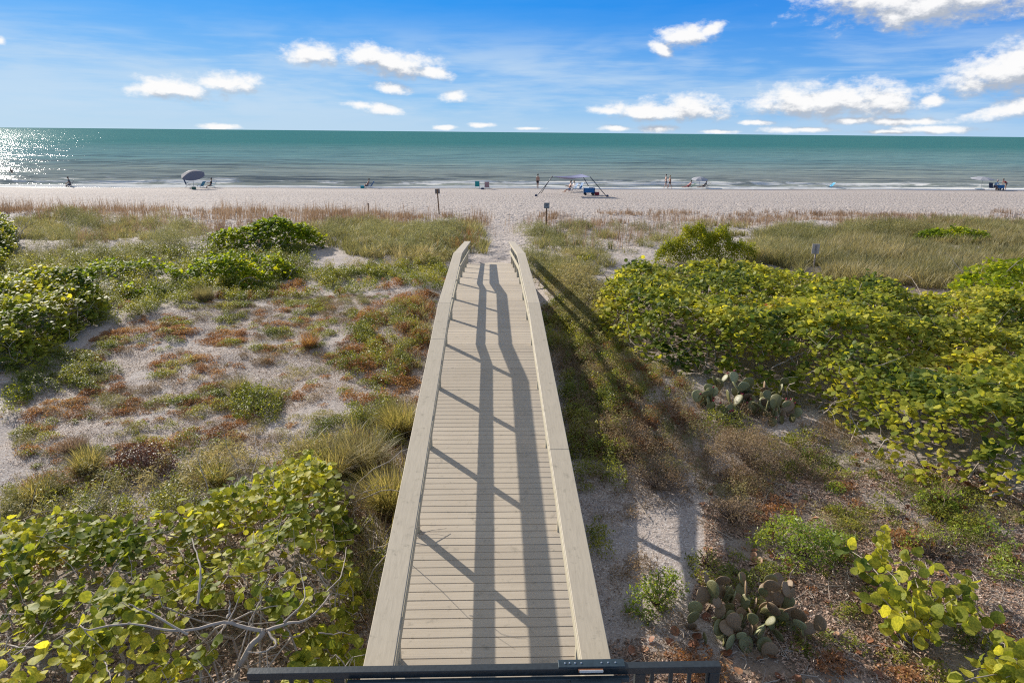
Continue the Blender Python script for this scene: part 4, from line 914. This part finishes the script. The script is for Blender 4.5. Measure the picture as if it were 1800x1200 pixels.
# ------------------------------------------------------------------ signs
MPost = simple('sign_post_wood', (.20, .11, .05), .8, .2, 10); MSign = simple('sign_panel_grey', (.15, .17, .18), .5, .1, 10); MSignB = simple('sign_panel_back', (.24, .21, .19), .6, .15, 10)
MPale = simple('sign_pale_band', (.42, .43, .42), .5, .05, 10); MInk = simple('sign_ink', (.04, .045, .05), .5, .05, 10)
def sign(px, py, hpx, wpx, ppx, back, label, lean=0., pm=None, front=True, sgn_h=None):
    g = G(px, py); dist = g[1]*math.cos(PITCH)+(CAMH-g[2])*math.sin(PITCH); k = dist/FPX/math.cos(PITCH)*1.0
    H_ = hpx*k; w_ = wpx*k; ph = (sgn_h or wpx)*k
    e = empty('sign', tuple(g), label=label, cat='sign'); e.rotation_euler = (0, lean, 0)
    tw = max(.045, 3*k*.5)
    a = ppx*k/2
    link('post', boxmesh('post', [box(-a, a, -a, a, -.3, H_-.02)], .004), pm or MPost, e)
    s_ = -1 if front else 1
    y0, y1 = (-a-.022, -a-.002) if front else (a+.002, a+.022)
    pn = link('panel', boxmesh('panel', [box(-w_/2, w_/2, y0, y1, H_-ph, H_)], .003), back, e)
    if front and sgn_h is None:
        link('pale_band', boxmesh('pale_band', [box(-w_*.38, w_*.38, y0-.004, y0-.001, H_-ph*.72, H_-ph*.22)]), MPale, pn)
        link('lettering', boxmesh('lettering', [box(-w_*.3, w_*.3, y0-.008, y0-.005, H_-ph*(q+.07), H_-ph*q) for q in (.08, .30, .42, .54)]), MInk, pn)
    return e
sign(960,402,43,9,2.2,MSign,'small grey notice sign on a brown post right of the sand path')
sign(772,376,41,8,1.9,MSignB,'brown-backed sign on a leaning wooden post left of the sand path', lean=-.06, front=False)
sign(1430,470,40,13,2.0,simple('sign_panel_weathered', (.55, .46, .38), .6, .12, 8),'weathered blank grey sign behind the big sea grape thicket', pm=simple('pale_post', (.33, .27, .24), .8, .1, 10), front=False, sgn_h=17)
g = G(648,372); e = empty('marker_stake', tuple(g), label='short dark stake among the sea oats left of the brown-backed sign', cat='stake')
link('stake', boxmesh('stake', [box(-.035, .035, -.035, .035, -.2, .62)], .01), M['stem'], e); link('cap', boxmesh('cap', [box(-.06, .06, -.06, .06, .62, .72)], .02), M['stem'], e)

# ------------------------------------------------------------------ beach people and gear
def cmat(name, c, r=.7): return simple(name, c, r, .12, 6)
SK = cmat('skin_tan', (.42, .22, .14), .55); SK2 = cmat('skin_fair', (.55, .33, .24), .55); HAIRD = cmat('hair_dark', (.03, .02, .015)); HAIRB = cmat('hair_blond', (.30, .20, .09))
CL = {k: cmat('cloth_'+k, v) for k, v in dict(black=(.015,.016,.02), navy=(.02,.04,.10), red=(.32,.03,.04), lightblue=(.28,.42,.58), white=(.7,.7,.7), grey=(.12,.14,.15), teal=(.02,.32,.33), blue=(.02,.14,.34), sky=(.08,.36,.55), pink=(.42,.27,.27), lavender=(.20,.20,.30), green=(.05,.12,.08)).items()}
MT = simple('grey_tube', (.28, .30, .32), .4, .05, 8, metal=.3)
def skin(name, pts, edges, rads, m, parent, sub=1, root=0):
    me = bpy.data.meshes.new(name); me.from_pydata([tuple(p) for p in pts], edges, []); o = link(name, me, m, parent)
    sk = o.modifiers.new('skin', 'SKIN'); sv = me.skin_vertices[0] if me.skin_vertices else None
    if sv is None: return o
    for i, r in enumerate(rads): sv.data[i].radius = (r, r)
    sv.data[root].use_root = True
    o.modifiers.new('sub', 'SUBSURF').levels = sub; o.modifiers['sub'].render_levels = sub
    return o
def person(px, py, face, pose, label, top=None, bottom='black', hair=HAIRD, sk=SK, hide_below=0., scale=1., zoff=0., loc=None, hat=None):
    """face: heading in degrees of the forward direction from +X counter-clockwise; limb angles from straight down, positive forward"""
    g = G(px, py) if loc is None else np.array(loc); e = empty('person', (g[0], g[1], g[2]+zoff), rad(face), label=label, cat='person'); e.scale = (scale,)*3
    T = rad(pose.get('torso', 0)); hd = rad(pose.get('head', 0)); al = pose['al']; ar = pose['ar']; ll = pose['ll']; lr = pose['lr']
    def up(p, L, a): return (p[0]+L*math.sin(a), p[1], p[2]+L*math.cos(a))
    def dn(p, L, a, dy=0): return (p[0]+L*math.sin(a), p[1]+dy, p[2]-L*math.cos(a))
    pts = []; E_ = []; R_ = []
    def add(p, r, frm=None):
        pts.append(p); R_.append(r)
        if frm is not None: E_.append((frm, len(pts)-1))
        return len(pts)-1
    pel = add((0, 0, 0), .125); wa = add(up(pts[pel], .20, T), .115, pel); ch = add(up(pts[wa], .22, T), .145, wa); nb = add(up(pts[ch], .12, T), .075, ch)
    nk = add(up(pts[nb], .07, T*.7), .052, nb); h0 = add(up(pts[nk], .08, T*.4+hd), .075, nk); h1 = add(up(pts[h0], .09, T*.4+hd), .092, h0); h2 = add(up(pts[h1], .06, T*.4+hd), .06, h1)
    nose = add((pts[h1][0]+.11, 0, pts[h1][2]-.02), .014, h1)
    for sy, (a1, a2) in ((1, al), (-1, ar)):
        s0 = add((pts[ch][0]+.05*math.sin(T), sy*.18, pts[ch][2]+.06*math.cos(T)), .055, ch)
        el = add(dn(pts[s0], .28, rad(a1), sy*.04), .040, s0); wr = add(dn(pts[el], .25, rad(a2)), .027, el); pm_ = add(dn(pts[wr], .07, rad(a2)), .036, wr)
        for q in range(4):
            f1 = add((pts[pm_][0]+(q-1.5)*.019+.03*math.sin(rad(a2)), pts[pm_][1]+sy*.004, pts[pm_][2]-.045*math.cos(rad(a2))-.004*(1.5-abs(q-1.5))), .009, pm_); add((pts[f1][0]+.02*math.sin(rad(a2+25)), pts[f1][1], pts[f1][2]-.032), .008, f1)
        add((pts[wr][0]+.045, pts[wr][1]-sy*.01, pts[wr][2]-.05), .010, wr)
    feet = []
    for sy, (a1, a2) in ((1, ll), (-1, lr)):
        hp = add((0, sy*.09, -.06), .095, pel); kn = add(dn(pts[hp], .42, rad(a1)), .060, hp); cf = add(dn(pts[kn], .14, rad(a2)), .056, kn); an = add(dn(pts[kn], .41, rad(a2)), .036, kn if False else cf); 
        fa = rad(a2); to = add((pts[an][0]+.15*math.cos(fa), sy*.10, pts[an][2]+.15*math.sin(fa)-.03), .032, an); feet.append(min(pts[an][2]-.05, pts[to][2]-.035))
    z0 = pose.get('hip', -min(feet)); pts = [(p[0], p[1], p[2]+z0) for p in pts]
    body = skin('body', pts, E_, R_, sk, e)
    hc = Vector(pts[h1]); bm = bmesh.new(); bmesh.ops.create_uvsphere(bm, u_segments=12, v_segments=8, radius=.104, matrix=Matrix.Translation(hc+Vector((-.022, 0, .028))))
    me = bpy.data.meshes.new('hair'); bm.to_mesh(me); bm.free(); link('hair', me, hair if hat is None else hat, e)
    if bottom:
        P3 = [(0, 0, z0), (0, .09, z0-.06), (0, -.09, z0-.06)]; K = []
        for sy, (a1, a2) in ((1, ll), (-1, lr)): P3.append(dn((0, sy*.09, z0-.06), .24, rad(a1)))
        P3.append(up((0, 0, z0), .09, T)); skin('shorts', P3, [(0, 1), (0, 2), (1, 3), (2, 4), (0, 5)], [.142, .108, .108, .088, .088, .128], CL[bottom], e)
    if top:
        P3 = [up((0, 0, z0), .1, T), up((0, 0, z0), .22, T), up((0, 0, z0), .42, T), up((0, 0, z0), .52, T)]; E3 = [(0, 1), (1, 2), (2, 3)]; r3 = [.132, .13, .158, .085]
        for sy, (a1, a2) in ((1, al), (-1, ar)):
            s0 = (P3[2][0]+.05*math.sin(T), sy*.18, P3[2][2]+.06*math.cos(T)); P3.append(s0); E3.append((2, len(P3)-1)); r3.append(.07); P3.append(dn(s0, .18, rad(a1), sy*.03)); E3.append((len(P3)-2, len(P3)-1)); r3.append(.058)
        skin('shirt', P3, E3, r3, CL[top], e, root=1)
    return e
def tube_part(name, polyl, r, m, par, sides=6):
    PL = np.array(polyl, float)
    return link(name, tubes(name, PL, np.full(PL.shape[:2], r), sides), m, par)
def slab(name, c0, c1, w, th, m, par, bev=.01):
    """flat panel from c0 (x,z) to c1 (x,z), width w in y"""
    d = Vector((c1[0]-c0[0], 0, c1[1]-c0[1])); n = Vector((-d.z, 0, d.x)).normalized()*th
    c = [(c0[0], -w/2, c0[1]), (c1[0], -w/2, c1[1]), (c1[0], w/2, c1[1]), (c0[0], w/2, c0[1])]
    return link(name, boxmesh(name, [[*c, *[(p[0]+n.x, p[1], p[2]+n.z) for p in c]]], bev), m, par)
def chair(px, py, face, col, label, recline=38, seat=.24, scale=1., col2=None, loc=None, group=None):
    g = G(px, py) if loc is None else loc; e = empty('beach_chair', tuple(g), rad(face), label=label, cat='beach chair', group=group); e.scale = (scale,)*3
    bx = -.18-.72*math.sin(rad(recline)); bz = seat+.72*math.cos(rad(recline))
    slab('seat', (.30, seat+.02), (-.18, seat-.03), .54, .02, CL[col], e); slab('backrest', (-.18, seat-.02), (bx, bz), .54, .02, CL[col2 or col], e)
    for s in (-1, 1):
        y_ = s*.29
        tube_part('side_frame', [[(.34, y_, seat+.02), (-.2, y_, seat-.03), ((-.2+bx)/2, y_, (seat+bz)/2), (bx, y_, bz)]], .014, MT, e)
        tube_part('leg', [[(.36, y_, -.02), (.30, y_, seat*.5), (.05, y_, seat+.22)]], .013, MT, e); tube_part('leg', [[(-.34, y_, -.02), (-.2, y_, seat*.5), (.30, y_, seat)]], .013, MT, e)
        link('armrest', boxmesh('armrest', [box(-.32, .12, y_-.03, y_+.03, seat+.22, seat+.245)], .006), CL[col2 or col], e)
    tube_part('top_bar', [[(bx, -.29, bz), (bx, 0, bz+.015), (bx, .29, bz)]], .014, MT, e)
    return e
def umbrella(px, py, R_, h, m, label, tilt=(0, 0), ht=.28, pole=True, pm=None):
    g = G(px, py); e = empty('beach_umbrella', tuple(g), label=label, cat='umbrella')
    n = 8; rings = 5; V = [(0, 0, 0)]
    for j in range(1, rings+1):
        f = j/rings
        for i in range(n*4):
            a = i*2*math.pi/(n*4); sc = 1-.05*abs(math.sin(a*n/2))*f; sag = .03*abs(math.sin(a*n/2))*f
            V.append((R_*f*sc*math.cos(a), R_*f*sc*math.sin(a), -ht*(f**1.8)-sag))
    F = [(0, 1+i, 1+(i+1) % 32) for i in range(32)]
    for j in range(rings-1):
        for i in range(32): a = 1+j*32+i; b_ = 1+j*32+(i+1) % 32; F.append((a, a+32, b_+32, b_))
    me = bpy.data.meshes.new('canopy'); me.from_pydata(V, [], F); c = link('canopy', me, m, e); so_ = c.modifiers.new('s', 'SOLIDIFY'); so_.thickness = .012
    c.location = (0, 0, h); c.rotation_euler = (*tilt, 0)
    q = Matrix.Rotation(tilt[1], 3, 'Y') @ Matrix.Rotation(tilt[0], 3, 'X')
    for i in range(n):
        a = i*2*math.pi/n; tube_part('rib', [[(0, 0, -.01), (R_*.5*math.cos(a), R_*.5*math.sin(a), -.02-ht*.29), (R_*.98*math.cos(a), R_*.98*math.sin(a), -ht-.01)]], .006, MT, c, 4)
    top = Vector((0, 0, h)); tube_part('pole', [[(0, 0, -.3), (0, 0, h*.5), tuple(top)]], .022, pm or MT, e)
    return e
SIT = dict(torso=-28, head=12, al=(35, 70), ar=(25, 60), ll=(85, 20), lr=(80, 35), hip=.34)
LIE = dict(torso=-48, head=30, al=(10, 50), ar=(0, 40), ll=(82, 70), lr=(75, 80), hip=.28)
STAND = dict(torso=3, al=(-8, 12), ar=(10, 25), ll=(4, -3), lr=(-5, -8))
WALK = dict(torso=5, al=(25, 40), ar=(-20, -5), ll=(22, 8), lr=(-14, -32))
WALK2 = dict(torso=5, al=(-18, 0), ar=(22, 38), ll=(-16, -34), lr=(20, 6))
BEND = dict(torso=62, head=-20, al=(15, 20), ar=(5, 10), ll=(12, -10), lr=(2, -18))
W_FAR = -90   # facing the camera
# standing man left of the shade
person(945,331,60,STAND,'person standing at the waterline left of the shade canopy in dark trunks', bottom='black')
person(1170,331,185,WALK,'person in black shorts walking along the waterline, taller of the two walkers', bottom='black', sk=SK2)
person(1177,331,185,WALK2,'person in a dark swimsuit walking beside the taller walker', bottom='black', hair=HAIRB, scale=.93)
# swimmer
g = G(22,330); sxy = at_z(23,307,0.); person(0,0,170,dict(torso=25, al=(30, 30), ar=(40, 60), ll=(5, 0), lr=(-5, -5), hip=.35),'person wading waist-deep in the glittering sea at the far left', bottom='black', loc=(sxy[0], sxy[1], -.1), sk=cmat('skin_backlit', (.16, .09, .06)))
# far left sitter
chair(123,328,205,'grey','low grey beach chair under the lone sitter at the far left', recline=30, seat=.2)
person(124,328,200,dict(torso=8, head=20, al=(20, 50), ar=(30, 60), ll=(80, 20), lr=(80, 30), hip=.3),'person in a grey top sitting alone by the surf at the far left', top='grey', bottom='navy', scale=1.05)
# umbrella group
MUmb = simple('umbrella_lilac_cloth', (.15, .145, .175), .8, .08, 4)
umbrella(341,331,1.42,2.05,MUmb,'large lilac-grey beach umbrella tilted towards the dune at the left', tilt=(rad(24), rad(3)), ht=.52)
chair(331,330,10,'navy','navy folding chair beneath the lilac umbrella', recline=20, seat=.42)
chair(353,330,160,'blue','blue reclined chair between the navy chair and the seated reader', recline=40, col2='sky')
chair(374,330,200,'sky','turquoise beach chair holding the reader beside the lilac umbrella', recline=32, seat=.26)
person(371,330,198,dict(torso=-15, head=15, al=(45, 95), ar=(40, 90), ll=(80, 25), lr=(85, 30), hip=.36),'person in black reading in the turquoise chair by the umbrella', top='black', bottom='black')
g = G(341,333); e = empty('tote_bag', tuple(g), label='small green bag on the sand under the lilac umbrella', cat='bag')
link('bag', boxmesh('bag', [box(-.24, .24, -.14, .14, 0, .32)], .05), CL['green'], e); tube_part('handle', [[(-.12, 0, .3), (-.08, 0, .46), (.08, 0, .46), (.12, 0, .3)]], .012, CL['white'], e)
# pair at x 645
chair(650,330,170,'blue','bright blue chair with a sunbather, left of centre', recline=35)
person(646,330,170,dict(torso=-25, head=15, al=(30, 60), ar=(40, 70), ll=(95, 45), lr=(80, 30), hip=.34),'tanned person leaning back in the bright blue chair left of centre', bottom='navy')
g = G(637,331); e = empty('cooler_bag', tuple(g), label='teal cooler bag beside the sunbather left of centre', cat='cooler bag')
link('bag', boxmesh('bag', [box(-.22, .22, -.15, .15, 0, .30)], .03), CL['teal'], e); link('lid', boxmesh('lid', [box(-.225, .225, -.155, .155, .303, .345)], .012), CL['sky'], e)
# two empty chairs
chair(839,331,90,'teal','empty teal chair facing the sea, left of the two empty chairs', recline=25, seat=.28)
chair(856,332,88,'pink','empty dusty-pink chair facing the sea, right of the teal one', recline=22, seat=.24)
g = G(848,333); e = empty('beach_bag', tuple(g), label='dark bag on the sand between the two empty chairs', cat='bag')
link('bag', boxmesh('bag', [box(-.2, .2, -.12, .12, 0, .22)], .06), CL['navy'], e); tube_part('handle', [[(-.1, 0, .2), (0, 0, .32), (.1, 0, .2)]], .01, CL['grey'], e)
# shade canopy with four slanting legs
MS = simple('shade_cloth', (.20, .21, .34), .6, .08, 3); MPo = simple('dark_pole', (.05, .06, .08), .5, .1, 6)
A = G(942,345); B = G(1068,346)
cz = float(ground(10, 80)); e = empty('shade_canopy', ((A[0]+B[0])/2, A[1], cz), label='lilac shade sail on slanting poles over two sitters near the centre', cat='shade canopy')
ox, oy = (A[0]+B[0])/2, A[1]
def L3(x, y, z): return (x-ox, y-oy, z)
tl = (A[0]+1.95, A[1]+.8, 2.2); tr = (B[0]-2.0, B[1]+.8, 2.18); bl = (A[0]+2.1, A[1]+3.2, 2.1); br = (B[0]-2.7, B[1]+3.2, 2.35)
for s0, s1, mm in (((A[0], A[1], -.1), tl, MPo), ((B[0], B[1], -.1), tr, MPo), ((A[0]+.9, A[1]+4.6, -.1), bl, MPo), ((B[0]-1.0, B[1]+4.6, -.1), br, MPo)):
    tube_part('pole', [[L3(*s0), L3(*[(p+q)/2 for p, q in zip(s0, s1)]), L3(*s1)]], .045, mm, e)
nx, ny = 17, 9; V = []; F = []
for j in range(ny):
    for i in range(nx):
        u_, v_ = i/(nx-1), j/(ny-1)
        p = [(tl[k]*(1-u_)+tr[k]*u_)*(1-v_)+(bl[k]*(1-u_)+br[k]*u_)*v_ for k in range(3)]
        p[2] -= .5*math.sin(math.pi*u_)*(.35+.65*math.sin(math.pi*v_))*.75; V.append(L3(*p))
for j in range(ny-1):
    for i in range(nx-1): a = j*nx+i; F.append((a, a+1, a+nx+1, a+nx))
me = bpy.data.meshes.new('sail'); me.from_pydata(V, [], F); o = link('sail', me, MS, e); md = o.modifiers.new('s', 'SOLIDIFY'); md.thickness = .01
for i_, (pp) in enumerate((A, B)):
    link('sand_anchor', boxmesh('sand_anchor', [box(pp[0]-ox-.14, pp[0]-ox+.14, -.14, .14, -.02, .22)], .07), CL['navy'], e)
chair(1002,338,196,'navy','navy chair holding the front sitter under the shade sail', recline=35, seat=.32, scale=1.1)
person(1001,338,194,dict(torso=-14, head=12, al=(40, 75), ar=(45, 85), ll=(82, 32), lr=(78, 45), hip=.42),'tanned person with outstretched legs seated under the shade sail', bottom='blue', scale=1.1)
person(1007,336,196,dict(torso=-14, head=12, al=(30, 75), ar=(35, 85), ll=(80, 22), lr=(78, 30), hip=.42),'blond person sitting just behind the front sitter under the sail', bottom='navy', hair=HAIRB, sk=SK2)
chair(1008,336,198,'blue','blue chair holding the rear sitter under the shade sail', recline=30, seat=.34)
chair(1017,337,200,'blue','empty blue chair with tall back, behind the two sitters', recline=25, seat=.36, scale=1.1)
g = G(1035,343); e = empty('gear_wagon', tuple(g), label='deep blue folding gear wagon under the shade sail', cat='wagon')
link('tub', boxmesh('tub', [box(-.62, .62, -.3, .3, .28, .82)], .04), CL['blue'], e); link('end_frame', boxmesh('end_frame', [box(-.66, -.60, -.33, .33, .2, .86)], .01), CL['navy'], e); link('end_frame', boxmesh('end_frame', [box(.60, .66, -.33, .33, .2, .86)], .01), CL['navy'], e)
for sx_ in (-.45, .45):
    for sy_ in (-.3, .3):
        bm = bmesh.new(); bmesh.ops.create_cone(bm, cap_ends=True, segments=14, radius1=.15, radius2=.15, depth=.08, matrix=Matrix.Translation((sx_, sy_, .15)) @ Matrix.Rotation(rad(90), 4, 'X')); me = bpy.data.meshes.new('wheel'); bm.to_mesh(me); bm.free(); link('wheel', me, CL['black'], e)
link('towel', boxmesh('towel', [box(-.1, .5, -.25, .25, .823, .95)], .05), CL['white'], e)
g = G(1049,343); e = empty('cooler', tuple(g), label='red cooler box at the right foot of the shade sail', cat='cooler')
link('tub', boxmesh('tub', [box(-.26, .26, -.18, .18, 0, .32)], .03), CL['red'], e); link('lid', boxmesh('lid', [box(-.27, .27, -.19, .19, .323, .385)], .015), CL['pink'], e); tube_part('handle', [[(-.27, 0, .3), (-.25, 0, .52), (.25, 0, .52), (.27, 0, .3)]], .012, CL['white'], e)
# sunbathers right of centre
chair(1213,330,185,'green','dark green lounger under the pink sunbather', recline=58, seat=.2)
person(1209,330,184,LIE,'sunburnt person in pink lying back beside the surf', bottom='red', top=None, sk=cmat('skin_pink', (.55, .24, .19)))
chair(1240,330,190,'grey','grey lounger right of the sunbather in pink', recline=48, seat=.2)
person(1236,330,188,LIE,'fair person stretched out on the grey lounger near the surf', bottom='black', sk=SK2, top='grey')
MWC = simple('pale_umbrella_cloth', (.34, .34, .37), .7, .04, 5)
umbrella(1229,330,1.15,1.45,MWC,'small pale beach umbrella behind the two sunbathers', tilt=(rad(8), 0), ht=.35)
chair(1457,331,192,'sky','single empty turquoise chair leaning back on the right beach', recline=52, seat=.24, scale=1.1)
umbrella(1724,333,1.5,1.7,MWC,'wide flat white umbrella near the right edge of the beach', tilt=(rad(6), 0), ht=.26)
g = G(1722,333); e = empty('bodyboard', tuple(g), label='dark blue bodyboard lying flat below the white umbrella', cat='bodyboard')
link('board', boxmesh('board', [box(-.58, .58, -.28, .28, .01, .08)], .03), CL['navy'], e); link('deck_pad', boxmesh('deck_pad', [box(-.45, .45, -.2, .2, .083, .09)]), CL['sky'], e)
person(1747,334,10,dict(torso=30, head=10, al=(45, 60), ar=(40, 55), ll=(75, 5), lr=(80, 15), hip=.5),'person in a light blue shirt crouching forward at the far right', top='lightblue', bottom='navy', scale=1.05, hat=CL['pink'])
person(1767,334,175,BEND,'person in a red shirt bending over at the far right', top='red', bottom='grey', scale=.98)
chair(1743,334,20,'navy','navy chair behind the crouching person at the far right', recline=20, seat=.3)
g = G(1757,334); e = empty('gear_wagon', tuple(g), label='dark blue gear wagon between the crouching and bending people', cat='wagon')
link('tub', boxmesh('tub', [box(-.45, .45, -.26, .26, .24, .68)], .05), CL['blue'], e)
for sx_ in (-.32, .32):
    for sy_ in (-.26, .26):
        bm = bmesh.new(); bmesh.ops.create_cone(bm, cap_ends=True, segments=14, radius1=.12, radius2=.12, depth=.07, matrix=Matrix.Translation((sx_, sy_, .12)) @ Matrix.Rotation(rad(90), 4, 'X')); me = bpy.data.meshes.new('wheel'); bm.to_mesh(me); bm.free(); link('wheel', me, CL['black'], e)
tube_part('handle', [[(-.45, 0, .5), (-.7, 0, .7), (-.85, 0, .95)]], .015, CL['black'], e)

# ------------------------------------------------------------------ small things on the sand
g = G(1238,1006); e = empty('can', tuple(g), label='white can lying on the sand left of the lower prickly pear', cat='can'); e.rotation_euler = (rad(70), 0, rad(30))
bm = bmesh.new(); bmesh.ops.create_cone(bm, cap_ends=True, segments=18, radius1=.033, radius2=.033, depth=.11); bmesh.ops.bevel(bm, geom=[ed for ed in bm.edges if len(ed.link_faces) == 2 and ed.calc_face_angle() > 1], offset=.005, segments=2, affect='EDGES')
me = bpy.data.meshes.new('shell'); bm.to_mesh(me); bm.free(); o = link('body', me, MWht, e); o.location = (0, 0, .03)
g = G(1043,937); bm = bmesh.new(); bmesh.ops.create_icosphere(bm, subdivisions=3, radius=.03)
for v in bm.verts: v.co.z *= .45; v.co.x *= 1.25; v.co += v.normal*.003*math.sin(v.co.x*180)
me = bpy.data.meshes.new('seashell'); bm.to_mesh(me); bm.free(); o = link('seashell', me, MWht, None, label='white seashell on the grey sand beside the right handrail', cat='seashell'); o.location = tuple(g+np.array([0, 0, .012]))

# ------------------------------------------------------------------ groups of repeats
GRP = {'sea_grape': 'sea grape shrubs on the dune', 'sea_grape_sapling': 'sea grape saplings near the house', 'green_bush': 'small green bushes on the dune', 'dry_bush': 'dry brown bushes on the dune',
       'grass_tuft': 'grass tufts on the dune', 'prickly_pear': 'prickly pears right of the boardwalk', 'beach_chair': 'beach chairs by the surf', 'beach_umbrella': 'umbrellas on the beach',
       'person': 'people on the beach', 'sign': 'notice signs by the sand path', 'gear_wagon': 'gear wagons on the beach'}
for o in COL.objects:
    if o.parent is None and 'label' in o and o.name.split('.')[0] in GRP: o['group'] = GRP[o.name.split('.')[0]]
